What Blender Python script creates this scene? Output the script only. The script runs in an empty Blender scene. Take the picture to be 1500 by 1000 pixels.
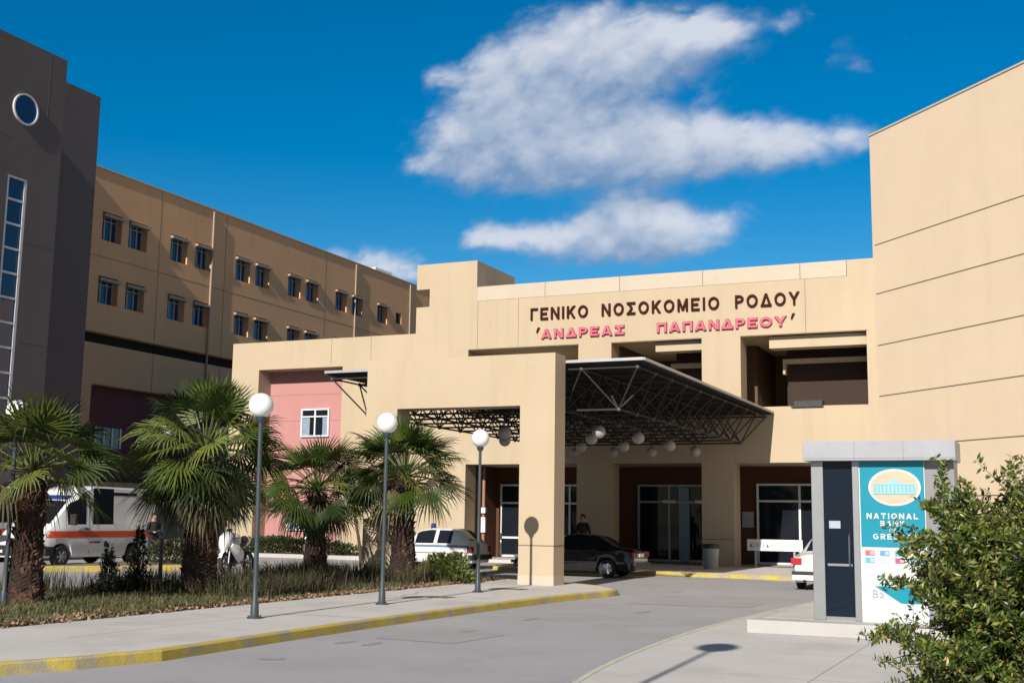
import bpy, bmesh, math, random
from mathutils import Vector, Matrix, noise

# ------------------------------------------------------------------ camera, sky, sun
scn = bpy.context.scene
COL = scn.collection
EYE = 1.6
cam_d = bpy.data.cameras.new('camera'); cam = bpy.data.objects.new('camera', cam_d); COL.objects.link(cam)
yaw, pitch, roll = math.radians(24.46536), math.radians(8.38848), math.radians(0.83176)
fw = Vector((-math.sin(yaw)*math.cos(pitch), math.cos(yaw)*math.cos(pitch), math.sin(pitch)))
r0 = Vector((math.cos(yaw), math.sin(yaw), 0)); u0 = r0.cross(fw)
rt = r0*math.cos(roll)+u0*math.sin(roll); up = u0*math.cos(roll)-r0*math.sin(roll)
M = Matrix((rt, up, -fw)).transposed().to_4x4(); M.translation = Vector((0, 0, EYE))
cam.matrix_world = M
cam_d.sensor_width = 36; cam_d.lens = 36*1747.53/1500; cam_d.clip_start = 0.1; cam_d.clip_end = 3000
scn.camera = cam
scn.view_settings.view_transform = 'Standard'; scn.view_settings.look = 'None'
scn.view_settings.exposure = 0.30; scn.view_settings.gamma = 1.0; scn.cycles.diffuse_bounces = 1; scn.view_settings.use_curve_mapping = False

SUN = Vector((-0.06, 1.0, -0.57)).normalized()          # direction the sunlight travels
sd = bpy.data.lights.new('sun', 'SUN'); sd.energy = 4.6; sd.angle = math.radians(0.5); sd.color = (1.0, 0.94, 0.85)
so = bpy.data.objects.new('sun', sd); COL.objects.link(so)
so.rotation_euler = SUN.to_track_quat('-Z', 'Y').to_euler(); so.location = (0, -30, 40)
ELEV = math.asin(-SUN.z)

wld = bpy.data.worlds.new('World'); scn.world = wld; wld.use_nodes = True
SKY_S = 0.055
def build_world():
    nt = wld.node_tree; nt.nodes.clear(); wld.cycles.sampling_method = 'MANUAL'; wld.cycles.sample_map_resolution = 512; N = nt.nodes.new; L = nt.links.new
    out = N('ShaderNodeOutputWorld'); bg = N('ShaderNodeBackground'); bg.inputs[1].default_value = SKY_S
    L(bg.outputs[0], out.inputs[0])
    sky = N('ShaderNodeTexSky'); sky.sky_type = 'NISHITA'; sky.sun_disc = False
    sky.sun_elevation = ELEV; sky.sun_rotation = math.pi-0.04; sky.air_density = 1.0; sky.dust_density = 0.15; sky.ozone_density = 3.0
    hs = N('ShaderNodeHueSaturation'); hs.inputs['Hue'].default_value = 0.496; hs.inputs['Saturation'].default_value = 1.52; hs.inputs['Value'].default_value = 1.45
    L(sky.outputs[0], hs.inputs['Color'])
    tc = N('ShaderNodeTexCoord'); sp = N('ShaderNodeSeparateXYZ'); L(tc.outputs['Generated'], sp.inputs[0])
    def m(op, a, b=None, c=None, clamp=False):
        n = N('ShaderNodeMath'); n.operation = op; n.use_clamp = clamp
        for i, v in enumerate((a, b, c)):
            if v is None: continue
            if isinstance(v, (int, float)): n.inputs[i].default_value = v
            else: L(v, n.inputs[i])
        return n.outputs[0]
    sat = N('ShaderNodeMapRange'); L(sp.outputs[1], sat.inputs[0]); sat.inputs[1].default_value = -.25; sat.inputs[2].default_value = .25; sat.inputs[3].default_value = .85; sat.inputs[4].default_value = 1.52; L(sat.outputs[0], hs.inputs['Saturation'])
    val = N('ShaderNodeMapRange'); L(sp.outputs[1], val.inputs[0]); val.inputs[1].default_value = -.25; val.inputs[2].default_value = .25; val.inputs[3].default_value = .75; val.inputs[4].default_value = 1.45; L(val.outputs[0], hs.inputs['Value'])
    yy = m('MAXIMUM', sp.outputs[1], 0.05)
    u = m('DIVIDE', sp.outputs[0], yy); v = m('DIVIDE', sp.outputs[2], yy)
    # clouds: (u, v, half width, half height, weight) on the northern sky
    blobs = [(-.400, .448, .070, .034, 1.0), (-.320, .436, .085, .026, 1.0), (-.265, .428, .042, .016, .75), (-.455, .420, .062, .030, .95), (-.385, .408, .105, .034, 1.0), (-.330, .412, .070, .024, .8),
             (-.470, .382, .066, .036, .95), (-.505, .356, .055, .028, .85), (-.540, .345, .034, .010, .6), (-.420, .385, .060, .030, .7),
             (-.430, .356, .070, .032, 1.1), (-.365, .342, .085, .030, 1.15), (-.300, .332, .075, .024, 1.1), (-.235, .324, .070, .022, 1.05), (-.180, .315, .048, .016, .85), (-.470, .330, .066, .020, .85), (-.38, .312, .10, .014, .7),
             (-.345, .272, .055, .026, 1.1), (-.290, .256, .056, .022, 1.0), (-.390, .252, .055, .016, .8), (-.45, .263, .050, .014, .85), (-.490, .266, .030, .015, .7), (-.33, .238, .09, .014, .75),
             (-.635, .257, .050, .013, .8), (-.597, .243, .040, .012, .85), (-.56, .232, .03, .010, .6), (-.545, .432, .016, .011, .50), (-.196, .434, .014, .010, .5), (-.14, .397, .022, .022, .40), (-.10, .40, .01, .01, .3), (-.137, .322, .014, .010, .45)]
    def field(u, v):
        cb = N('ShaderNodeCombineXYZ'); L(u, cb.inputs[0]); L(v, cb.inputs[1])
        n1 = N('ShaderNodeTexNoise'); n1.inputs['Scale'].default_value = 20; n1.inputs['Detail'].default_value = 9; n1.inputs['Roughness'].default_value = .56; n1.inputs['Distortion'].default_value = .25
        mp = N('ShaderNodeMapping'); mp.inputs['Scale'].default_value = (1, 1.5, 1); L(cb.outputs[0], mp.inputs[0]); L(mp.outputs[0], n1.inputs['Vector'])
        acc = None
        for (bu, bv, ru, rv, w) in blobs:
            du = m('MULTIPLY', m('SUBTRACT', u, bu), 1/ru); dv = m('MULTIPLY', m('SUBTRACT', v, bv), 1/rv)
            r2 = m('ADD', m('MULTIPLY', du, du), m('MULTIPLY', dv, dv))
            f = m('MULTIPLY', m('POWER', 2.718, m('MULTIPLY', r2, -0.85)), w)
            acc = f if acc is None else m('SUBTRACT', m('ADD', acc, f), m('MULTIPLY', m('MULTIPLY', acc, f), .62))
        vo = N('ShaderNodeTexVoronoi'); vo.feature = 'F1'; vo.inputs['Scale'].default_value = 34; vo.inputs['Detail'].default_value = 1.0; vo.inputs['Roughness'].default_value = .5
        ad = N('ShaderNodeMix'); ad.data_type = 'RGBA'; ad.inputs[0].default_value = .045; L(mp.outputs[0], ad.inputs[6]); L(n1.outputs[1], ad.inputs[7]); L(ad.outputs[2], vo.inputs['Vector'])
        bil = m('MULTIPLY', m('SUBTRACT', .42, vo.outputs['Distance']), .30)
        return m('ADD', m('ADD', acc, m('MULTIPLY', m('SUBTRACT', n1.outputs[0], .5), 1.05)), bil), n1
    f0, nz = field(u, v)
    f1, _ = field(m('ADD', u, .005), m('ADD', v, .024))
    mr = N('ShaderNodeMapRange'); mr.interpolation_type = 'SMOOTHERSTEP'
    L(f0, mr.inputs[0]); mr.inputs[1].default_value = .14; mr.inputs[2].default_value = 1.12; mr.inputs[3].default_value = 0; mr.inputs[4].default_value = 1
    lit = m('ADD', m('MULTIPLY', m('SUBTRACT', f0, f1), .85), .40, clamp=True)
    cr = N('ShaderNodeMix'); cr.data_type = 'RGBA'; L(lit, cr.inputs[0])
    s = 1/SKY_S
    cr.inputs[6].default_value = (.17*s, .265*s, .42*s, 1); cr.inputs[7].default_value = (.56*s, .59*s, .66*s, 1)
    mx = N('ShaderNodeMix'); mx.data_type = 'RGBA'; L(m('MULTIPLY', mr.outputs[0], .92), mx.inputs[0]); L(hs.outputs[0], mx.inputs[6]); L(cr.outputs[2], mx.inputs[7])
    L(mx.outputs[2], bg.inputs[0])
build_world()

# ------------------------------------------------------------------ helpers
def rnd(a, b): return random.uniform(a, b)
random.seed(7)
MATS = {}
def mat(name, col, rough=.85, var=.12, scale=3.0, metal=0.0, bump=.0, bscale=60, dirt=None, spec=.5, island=None, trans=0.0, coat=0.0, streak=0.0):
    """procedural material: base colour with two scales of weathering noise, optional bump, dirt patches, per-leaf variation"""
    if name in MATS: return MATS[name]
    M_ = bpy.data.materials.new(name); M_.use_nodes = True; MATS[name] = M_
    nt = M_.node_tree; N = nt.nodes.new; L = nt.links.new
    b = nt.nodes['Principled BSDF']; b.inputs['Roughness'].default_value = rough; b.inputs['Metallic'].default_value = metal
    b.inputs['Specular IOR Level'].default_value = spec; b.inputs['Coat Weight'].default_value = coat
    tc = N('ShaderNodeTexCoord'); src = tc.outputs['Object']
    n1 = N('ShaderNodeTexNoise'); n1.inputs['Scale'].default_value = scale; n1.inputs['Detail'].default_value = 6; n1.inputs['Roughness'].default_value = .65
    L(src, n1.inputs['Vector'])
    rp = N('ShaderNodeValToRGB'); e = rp.color_ramp.elements; e[0].position = .28; e[1].position = .72
    lo = [max(0, c*(1-var)) for c in col]; hi = [min(1, c*(1+var)) for c in col]
    e[0].color = (*lo, 1); e[1].color = (*hi, 1); L(n1.outputs[0], rp.inputs[0]); cur = rp.outputs[0]
    def mix(fac, a, bcol):
        mx = N('ShaderNodeMix'); mx.data_type = 'RGBA'; L(fac, mx.inputs[0]); L(a, mx.inputs[6])
        if isinstance(bcol, tuple): mx.inputs[7].default_value = (*bcol, 1)
        else: L(bcol, mx.inputs[7])
        return mx.outputs[2]
    if dirt:
        dcol, dscale, lo_, hi_, amt = dirt
        n2 = N('ShaderNodeTexNoise'); n2.inputs['Scale'].default_value = dscale; n2.inputs['Detail'].default_value = 5; n2.inputs['Roughness'].default_value = .7
        L(src, n2.inputs['Vector'])
        mr = N('ShaderNodeMapRange'); L(n2.outputs[0], mr.inputs[0]); mr.inputs[1].default_value = lo_; mr.inputs[2].default_value = hi_; mr.inputs[4].default_value = amt
        cur = mix(mr.outputs[0], cur, dcol)
    if streak:
        mp = N('ShaderNodeMapping'); mp.inputs['Scale'].default_value = (1.1, 1.1, .05); L(src, mp.inputs[0])
        n4 = N('ShaderNodeTexNoise'); n4.inputs['Scale'].default_value = 1.6; n4.inputs['Detail'].default_value = 6; n4.inputs['Roughness'].default_value = .75; L(mp.outputs[0], n4.inputs['Vector'])
        mr2 = N('ShaderNodeMapRange'); L(n4.outputs[0], mr2.inputs[0]); mr2.inputs[1].default_value = .5; mr2.inputs[2].default_value = .8; mr2.inputs[4].default_value = streak
        cur = mix(mr2.outputs[0], cur, tuple(c*.62 for c in col))
    if island:
        g = N('ShaderNodeNewGeometry'); r2 = N('ShaderNodeValToRGB'); r2.color_ramp.interpolation = 'LINEAR'
        el = r2.color_ramp.elements; el[0].position = 0; el[0].color = (*island[0], 1); el[1].position = 1; el[1].color = (*island[-1], 1)
        for i, c in enumerate(island[1:-1]):
            x = el.new((i+1)/(len(island)-1)); x.color = (*c, 1)
        L(g.outputs['Random Per Island'], r2.inputs[0])
        cur = r2.outputs[0]
    L(cur, b.inputs['Base Color'])
    if bump:
        n3 = N('ShaderNodeTexNoise'); n3.inputs['Scale'].default_value = bscale; n3.inputs['Detail'].default_value = 4; L(src, n3.inputs['Vector'])
        bp = N('ShaderNodeBump'); bp.inputs['Strength'].default_value = bump; bp.inputs['Distance'].default_value = .02; L(n3.outputs[0], bp.inputs['Height']); L(bp.outputs[0], b.inputs['Normal'])
    if trans:
        tr = N('ShaderNodeBsdfTranslucent'); L(cur, tr.inputs[0]); ms = N('ShaderNodeMixShader'); ms.inputs[0].default_value = trans
        L(b.outputs[0], ms.inputs[1]); L(tr.outputs[0], ms.inputs[2]); L(ms.outputs[0], nt.nodes['Material Output'].inputs[0])
    return M_
def glass(name, col, rough=.05, spec=.2):
    M_ = mat(name, col, rough=rough, var=.1, scale=.8, spec=spec); return M_

STUCCO = mat('beige_stucco', (.503, .406, .284), .9, .045, .35, bump=.12, bscale=45, dirt=((.47, .35, .21), .22, .48, .72, .5), streak=.30)
STUCCO_PALE = mat('pale_stucco', (.54, .46, .37), .9, .04, .5, bump=.12, bscale=45, streak=.18)
STUCCO_WING = mat('ochre_stucco', (.76, .425, .225), .92, .06, .3, bump=.15, bscale=40, streak=.3)
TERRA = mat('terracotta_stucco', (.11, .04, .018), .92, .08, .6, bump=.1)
PINK = mat('pink_stucco', (.49, .235, .225), .9, .05, .5, bump=.1, streak=.15)
DARKRED = mat('dark_red_panel', (.16, .04, .04), .85, .08, .8)
TOWERM = mat('grey_stucco', (.118, .098, .10), .92, .07, .4, bump=.18, bscale=30, streak=.3)
JOINT = mat('joint_sealant', (.16, .11, .07), .9, .2, 5)
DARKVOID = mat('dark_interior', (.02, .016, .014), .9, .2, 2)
WHITE = mat('white_paint', (.80, .80, .78), .45, .04, 4)
GREYMETAL = mat('grey_metal', (.42, .43, .45), .38, .08, 6, metal=.5)
ALU = mat('aluminium', (.34, .35, .36), .35, .06, 5, metal=.6)
FASCIA = mat('pale_grey_fascia', (.35, .355, .39), .4, .05, 3, dirt=((.24, .235, .23), 1.8, .52, .74, .5), streak=.25)
GLASSD = glass('dark_glass', (.012, .015, .022), .04)
GLASSB = glass('blue_glass', (.02, .04, .10), .05, .6)
CURTAIN = mat('pale_curtain', (.25, .32, .40), .9, .25, 12)
TRUSS = mat('dark_steel', (.05, .047, .047), .85, .12, 8, spec=.1)
SHEET = mat('grey_roof_sheet', (.04, .034, .031), .8, .12, 3, spec=.2, dirt=((.05, .04, .035), 2, .5, .7, .5))
EDGE = mat('galvanised_edge', (.46, .46, .48), .45, .06, 4, metal=.4)
GLOBE = mat('opal_globe', (.86, .86, .85), .35, .03, 2)
GLOBEG = mat('shade_grey_globe', (.40, .37, .36), .5, .08, 3)  # pendant globes: opal darkened to grey, canopy shade put into the colour
POLE = mat('blue_grey_pole', (.045, .06, .072), .5, .15, 6, dirt=((.16, .10, .06), 9, .6, .75, .5))
ASPHALT = mat('worn_asphalt', (.355, .345, .35), .93, .10, .5, bump=.35, bscale=90, dirt=((.285, .275, .275), .35, .5, .72, .7))
CONC = mat('concrete_paving', (.55, .52, .485), .92, .08, .7, bump=.25, bscale=60, dirt=((.34, .315, .29), .55, .5, .75, .6))
CONCW = mat('white_concrete', (.46, .445, .43), .9, .07, 1.4, bump=.25, bscale=50, dirt=((.36, .335, .31), 1.1, .52, .74, .6))
YELLOW = mat('yellow_kerb_paint', (.52, .39, .075), .85, .22, 2.5, bump=.3, bscale=40, dirt=((.34, .31, .25), 2.3, .47, .60, .85))
PALEKERB = mat('faded_kerb_paint', (.56, .55, .40), .85, .10, 3, bump=.3, bscale=40, dirt=((.45, .43, .40), 2, .5, .65, .8))
SOIL = mat('dry_soil', (.20, .15, .10), .95, .3, 1.5, bump=.6, bscale=14, dirt=((.11, .11, .05), .9, .45, .65, .7))
GROUND = mat('dusty_ground', (.26, .22, .17), .95, .2, .05)
RUBBER = mat('black_rubber', (.018, .018, .018), .8, .2, 9)
CHROME = mat('chrome', (.75, .75, .77), .12, .03, 6, metal=.95)
BLACKP = mat('black_plastic', (.02, .02, .022), .5, .2, 9)
REDLAMP = mat('red_lens', (.45, .02, .03), .25, .1, 9)
ORANGE = mat('orange_red_stripe', (.62, .07, .02), .5, .05, 6)
CARWHITE = mat('white_car_paint', (.74, .74, .74), .22, .03, 2, coat=.6)
CARBLACK = mat('black_car_paint', (.008, .008, .012), .15, .1, 2, coat=.6)
BLUEP = mat('blue_stripe', (.10, .17, .28), .45, .05, 4)
BEACON = mat('blue_beacon_lens', (.02, .04, .20), .2, .05, 4)

class MB:
    def __init__(s): s.v = []; s.f = []
    def face(s, *ps):
        i = len(s.v); s.v += [tuple(p) for p in ps]; s.f.append(tuple(range(i, i+len(ps)))); return s
    def grid(s, rows, wrap=False):
        i0 = len(s.v); n = len(rows[0])
        for r in rows: s.v += [tuple(p) for p in r]
        for a in range(len(rows)-1):
            for b in range(n if wrap else n-1):
                c = (b+1) % n
                s.f.append((i0+a*n+b, i0+a*n+c, i0+(a+1)*n+c, i0+(a+1)*n+b))
        return s
    def poly(s, pts): return s.face(*pts)
    def box(s, x0, x1, y0, y1, z0, z1):
        i = len(s.v)
        s.v += [(x0, y0, z0), (x1, y0, z0), (x1, y1, z0), (x0, y1, z0), (x0, y0, z1), (x1, y0, z1), (x1, y1, z1), (x0, y1, z1)]
        s.f += [(i, i+3, i+2, i+1), (i+4, i+5, i+6, i+7), (i, i+1, i+5, i+4), (i+1, i+2, i+6, i+5), (i+2, i+3, i+7, i+6), (i+3, i, i+4, i+7)]
        return s
    def fbox(s, F, a0, a1, d0, d1, z0, z1):
        """box in a wall frame F(s, depth, z)"""
        i = len(s.v)
        for z in (z0, z1):
            for (a, d) in ((a0, d0), (a1, d0), (a1, d1), (a0, d1)): s.v.append(tuple(F(a, d, z)))
        s.f += [(i, i+3, i+2, i+1), (i+4, i+5, i+6, i+7), (i, i+1, i+5, i+4), (i+1, i+2, i+6, i+5), (i+2, i+3, i+7, i+6), (i+3, i, i+4, i+7)]
        return s
    def tube(s, p, q, r, n=8, r2=None, cap=True):
        p = Vector(p); q = Vector(q); d = (q-p)
        if d.length < 1e-6: return s
        d.normalize(); a = d.orthogonal().normalized(); b = d.cross(a); r2 = r if r2 is None else r2
        i = len(s.v)
        for c, rr in ((p, r), (q, r2)):
            for k in range(n):
                t = 2*math.pi*k/n; s.v.append(tuple(c+a*math.cos(t)*rr+b*math.sin(t)*rr))
        for k in range(n):
            l = (k+1) % n; s.f.append((i+k, i+l, i+n+l, i+n+k))
        if cap: s.f.append(tuple(i+k for k in reversed(range(n)))); s.f.append(tuple(i+n+k for k in range(n)))
        return s
    def path(s, pts, rs, n=8):
        """tapered tube through points"""
        pts = [Vector(p) for p in pts]; rows = []
        a = None
        for k, p in enumerate(pts):
            d = (pts[min(k+1, len(pts)-1)]-pts[max(k-1, 0)]).normalized()
            a = d.orthogonal().normalized() if a is None else (a-d*a.dot(d)).normalized()
            b = d.cross(a); r = rs[k] if isinstance(rs, (list, tuple)) else rs
            rows.append([p+a*math.cos(2*math.pi*j/n)*r+b*math.sin(2*math.pi*j/n)*r for j in range(n)])
        i = len(s.v); s.grid(rows, wrap=True)
        s.f.append(tuple(i+k for k in reversed(range(n)))); m_ = i+(len(rows)-1)*n; s.f.append(tuple(m_+k for k in range(n)))
        return s
    def lathe(s, prof, c=(0, 0, 0), n=24, axis='z', ang0=0, ang1=2*math.pi):
        rows = []; full = abs(ang1-ang0-2*math.pi) < 1e-6
        for (r, h) in prof:
            row = []
            for k in range(n if full else n+1):
                t = ang0+(ang1-ang0)*k/n; x, y = r*math.cos(t), r*math.sin(t)
                p = {'z': (x, y, h), 'y': (x, h, y), 'x': (h, x, y)}[axis]
                row.append((c[0]+p[0], c[1]+p[1], c[2]+p[2]))
            rows.append(row)
        return s.grid(rows, wrap=full)
    def sphere(s, c, r, n=20, m_=12, sz=1.0):
        return s.lathe([(max(1e-4, r*math.sin(math.pi*k/m_)), -r*sz*math.cos(math.pi*k/m_)) for k in range(m_+1)], c, n)
    def build(s, name, material, parent=None, smooth=False, local=False, bevel=0.0, label=None):
        me = bpy.data.meshes.new(name)
        v = s.v
        if parent is not None and not local:
            o = WL[parent.name]; v = [(p[0]-o[0], p[1]-o[1], p[2]-o[2]) for p in v]
        me.from_pydata(v, [], s.f); me.validate()
        bm = bmesh.new(); bm.from_mesh(me); bmesh.ops.remove_doubles(bm, verts=bm.verts, dist=1e-5)
        if bevel:
            es = [e for e in bm.edges if len(e.link_faces) == 2 and e.calc_face_angle(0) > .6]
            bmesh.ops.bevel(bm, geom=es, offset=bevel, segments=2, profile=.5, affect='EDGES', clamp_overlap=True)
        bmesh.ops.recalc_face_normals(bm, faces=bm.faces); bm.to_mesh(me); bm.free()
        for mm in (material if isinstance(material, (list, tuple)) else [material]): me.materials.append(mm)
        if smooth:
            for p in me.polygons: p.use_smooth = True
            try: me.set_sharp_from_angle(angle=math.radians(40))
            except Exception: pass
        o = bpy.data.objects.new(name, me); COL.objects.link(o)
        if parent is not None: o.parent = parent; WL[o.name] = WL[parent.name]
        else: WL[o.name] = (0, 0, 0)
        if label: o['label'] = label
        return o
WL = {}
def tag(o, label=None, cat=None, group=None, kind=None):
    if label: o['label'] = label
    if cat: o['category'] = cat
    if group: o['group'] = group
    if kind: o['kind'] = kind
    return o
def thing(name, label, cat, loc=(0, 0, 0), group=None):
    o = bpy.data.objects.new(name, None); COL.objects.link(o); o.location = loc; o.empty_display_size = .2
    WL[o.name] = tuple(loc); return tag(o, label, cat, group)
def copy_tree(o, parent=None):
    c = o.copy(); COL.objects.link(c); WL[c.name] = WL.get(o.name, (0, 0, 0))
    if parent is not None: c.parent = parent
    for ch in list(o.children): copy_tree(ch, c)
    return c
def dup(root, loc, rz=0, label=None):
    c = copy_tree(root); c.location = loc; c.rotation_euler = (0, 0, rz)
    if label: c['label'] = label
    return c
def structure(mb, name, m, **k):
    o = mb.build(name, m, **k); o['kind'] = 'structure'; return o
def holes_wall(mb, F, s0, s1, z0, z1, holes, t):
    ss = sorted({s0, s1, *[h[0] for h in holes], *[h[1] for h in holes]}); zs = sorted({z0, z1, *[h[2] for h in holes], *[h[3] for h in holes]})
    def solid(a, b, c, d):
        if a < s0 or b > s1 or c < z0 or d > z1: return False
        m1, m2 = (a+b)/2, (c+d)/2
        return not any(h[0] < m1 < h[1] and h[2] < m2 < h[3] for h in holes)
    for i in range(len(ss)-1):
        for j in range(len(zs)-1):
            a, b, c, d = ss[i], ss[i+1], zs[j], zs[j+1]
            if not solid(a, b, c, d): continue
            mb.face(F(a, 0, c), F(b, 0, c), F(b, 0, d), F(a, 0, d)); mb.face(F(a, t, c), F(a, t, d), F(b, t, d), F(b, t, c))
            for (p, q, nb) in (((a, c), (a, d), i and (ss[i-1], a, c, d)), ((b, c), (b, d), i < len(ss)-2 and (b, ss[i+2], c, d)),
                               ((a, c), (b, c), j and (a, b, zs[j-1], c)), ((a, d), (b, d), j < len(zs)-2 and (a, b, d, zs[j+2]))):
                if not nb or not solid(*nb):
                    mb.face(F(p[0], 0, p[1]), F(q[0], 0, q[1]), F(q[0], t, q[1]), F(p[0], t, p[1]))
    return mb
def glyph(ch, size, depth, off=0.0):
    """one letter as (verts, faces, xmin, xmax) from Blender's own font; x right, y up, z towards the viewer"""
    c = bpy.data.curves.new('glyph', 'FONT'); c.body = ch; c.size = size; c.extrude = depth/2; c.offset = off; c.resolution_u = 4
    o = bpy.data.objects.new('glyph', c); COL.objects.link(o); dg = bpy.context.evaluated_depsgraph_get(); dg.update()
    me = bpy.data.meshes.new_from_object(o.evaluated_get(dg))
    v = [tuple(p.co) for p in me.vertices]; f = [tuple(p.vertices) for p in me.polygons]
    bpy.data.objects.remove(o); bpy.data.curves.remove(c); bpy.data.meshes.remove(me)
    return v, f
def clip_poly(p, ax, lim, keep):
    out = []
    for a, b in zip(p, p[1:]+p[:1]):
        ia = (a[ax] >= lim) if keep > 0 else (a[ax] <= lim); ib = (b[ax] >= lim) if keep > 0 else (b[ax] <= lim)
        if ia: out.append(a)
        if ia != ib: t = (lim-a[ax])/(b[ax]-a[ax]); out.append((a[0]+(b[0]-a[0])*t, a[1]+(b[1]-a[1])*t))
    return out
STROKES = {'Γ': (.62, ['L', 'T']), 'Ε': (.68, ['L', 'T', 'B', 'M']), 'Ν': (.78, ['L', 'R', ((0, 1), (1, 0))]), 'Ι': (.0, ['L']), 'Κ': (.74, ['L', ((.12, .42), (1, 1)), ((.36, .58), (1, 0))]),
           'Ο': (.92, ['O']), 'Σ': (.74, ['T', 'B', ((0, 1), (.62, .5)), ((.62, .5), (0, 0))]), 'Μ': (.90, ['L', 'R', ((0, 1), (.5, .1)), ((.5, .1), (1, 1))]), 'Ρ': (.66, ['L', 'P']), 'Δ': (.88, ['B', ((0, 0), (.5, 1)), ((.5, 1), (1, 0))]),
           'C': (.88, [('arc', .75, 5.53)]), 'G': (.90, [('arc', .75, 6.1), ((.55, .47), (1.0, .47))]), 'B': (.66, ['L', 'P', 'Q']), 'R': (.70, ['L', 'P', ((.4, .5), (1, 0))]), 'L': (.62, ['L', 'B']), 'F': (.62, ['L', 'T', 'M']), 'T': (.78, ['T', ((.5, .9), (.5, 0))]),
           'N': (.78, ['L', 'R', ((0, 1), (1, 0))]), 'A': (.86, [((0, 0), (.5, 1)), ((.5, 1), (1, 0)), ((.2, .28), (.8, .28))]), 'I': (.0, ['L']), 'O': (.92, ['O']), 'K': (.74, ['L', ((.12, .42), (1, 1)), ((.36, .58), (1, 0))]), 'E': (.66, ['L', 'T', 'B', 'M']),
           'Υ': (.84, [((0, 1), (.5, .42)), ((1, 1), (.5, .42)), ((.5, .5), (.5, 0))]), 'Α': (.86, [((0, 0), (.5, 1)), ((.5, 1), (1, 0)), ((.2, .28), (.8, .28))]), 'Π': (.76, ['L', 'R', 'T'])}
def stroke_word(txt, F, x0, x1, z0, z1, wt, depth, proud, ws_=1.0, shrink=0.0, gap=None):
    """bold Greek capitals built of flat strokes, each stroke a hair proud of the last so that no faces coincide"""
    H = z1-z0; ws = [STROKES[c][0]*H*ws_ for c in txt]; adv = sum(w+wt for w in ws); g_ = gap if gap is not None else ((x1-x0)-adv)/(len(txt)-1)
    x = x0 if gap is None else (x0+x1-adv-gap*(len(txt)-1))/2; out = []
    for ch, w in zip(txt, ws):
        mb = MB(); h = wt/2-shrink; k = 0; xa, xb = x+wt/2, x+wt/2+w
        def emit(poly, k):
            d = depth+.0015*k; n = len(poly); a = [F(p[0], -proud-d, p[1]) for p in poly]; b = [F(p[0], -proud, p[1]) for p in poly]
            mb.face(*a)
            for i in range(n): mb.face(a[i], b[i], b[(i+1) % n], a[(i+1) % n])
        def ring(cx, cz, ra, rc, a0, a1, n, k):
            d = depth+.0015*k; r4 = []
            for i in range(n+1):
                t = a0+(a1-a0)*i/n; c_, s_ = math.cos(t), math.sin(t)
                q = [(cx+(ra+e)*c_, cz+(rc+e)*s_) for e in (h, -h)]
                r4.append([F(*(q[0][0], -proud, q[0][1])), F(q[0][0], -proud-d, q[0][1]), F(q[1][0], -proud-d, q[1][1]), F(q[1][0], -proud, q[1][1])])
            mb.grid(r4)
        for st in STROKES[ch][1]:
            k += 1; lo, hi = z0+shrink, z1-shrink
            if st == 'L': emit([(xa-h, lo), (xa+h, lo), (xa+h, hi), (xa-h, hi)], k)
            elif st == 'R': emit([(xb-h, lo), (xb+h, lo), (xb+h, hi), (xb-h, hi)], k)
            elif st == 'T': emit([(xa-h, z1-wt/2-h), (xb+h, z1-wt/2-h), (xb+h, hi), (xa-h, hi)], k)
            elif st == 'B': emit([(xa-h, lo), (xb+h, lo), (xb+h, z0+wt/2+h), (xa-h, z0+wt/2+h)], k)
            elif st == 'M': zm = (z0+z1)/2; emit([(xa-h, zm-h), (xb-h*.2, zm-h), (xb-h*.2, zm+h), (xa-h, zm+h)], k)
            elif st == 'O': ring((xa+xb)/2, (z0+z1)/2, w/2, H/2-wt/2, 0, 2*math.pi, 28, k)
            elif st[0] == 'arc': ring((xa+xb)/2, (z0+z1)/2, w/2, H/2-wt/2, st[1], st[2], 24, k)
            elif st in ('P', 'Q'):
                rz = H*.5/2-wt*.2 if st == 'P' else H*.5/2-wt*.28; cz = z1-wt/2-rz if st == 'P' else z0+wt/2+rz; k += 3 if st == 'Q' else 0; cx = xa+w*.42; ring(cx, cz, w*.58, rz, -math.pi/2, math.pi/2, 14, k)
                for sg in (-1, 1): emit([(xa-h, cz+sg*rz-h), (cx, cz+sg*rz-h), (cx, cz+sg*rz+h), (xa-h, cz+sg*rz+h)], k+2)
            else:
                (ax, az), (bx, bz) = st; a = Vector((xa+(xb-xa)*ax, z0+H*az)); b = Vector((xa+(xb-xa)*bx, z0+H*bz)); d = (b-a).normalized(); n_ = Vector((-d.y, d.x))*h
                if az in (0, 1): a = a-d*h
                if bz in (0, 1): b = b+d*h
                p = [tuple(a+n_), tuple(b+n_), tuple(b-n_), tuple(a-n_)]; p = clip_poly(clip_poly(p, 1, lo, 1), 1, hi, -1); emit(p, k)
        out.append((ch, mb)); x += w+wt+g_
    return out
def text_mb(txt, F, x0, x1, z0, z1, depth, off=0.0, gap=.28, proud=0.0, fit=True):
    """word laid along frame F between x0..x1, cap height z0..z1; returns a list of (char, MB)"""
    H = z1-z0; size = H/.73; items = []; x = 0
    for ch in txt:
        if ch == ' ': x += H*.5; continue
        v, f = glyph(ch, size, depth, off); xs = [p[0] for p in v]; w = max(xs)-min(xs)
        items.append((ch, v, f, min(xs), x)); x += w+gap*H*.5
    tot = x-gap*H*.5; k = (x1-x0)/tot if fit else 1.0; out = []
    for ch, v, f, mn, xo in items:
        b = MB(); b.v = [tuple(F(x0+(xo+p[0]-mn)*k, -(p[2]+depth/2+proud), z0+p[1])) for p in v]; b.f = list(f); out.append((ch, b))
    return out

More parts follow.
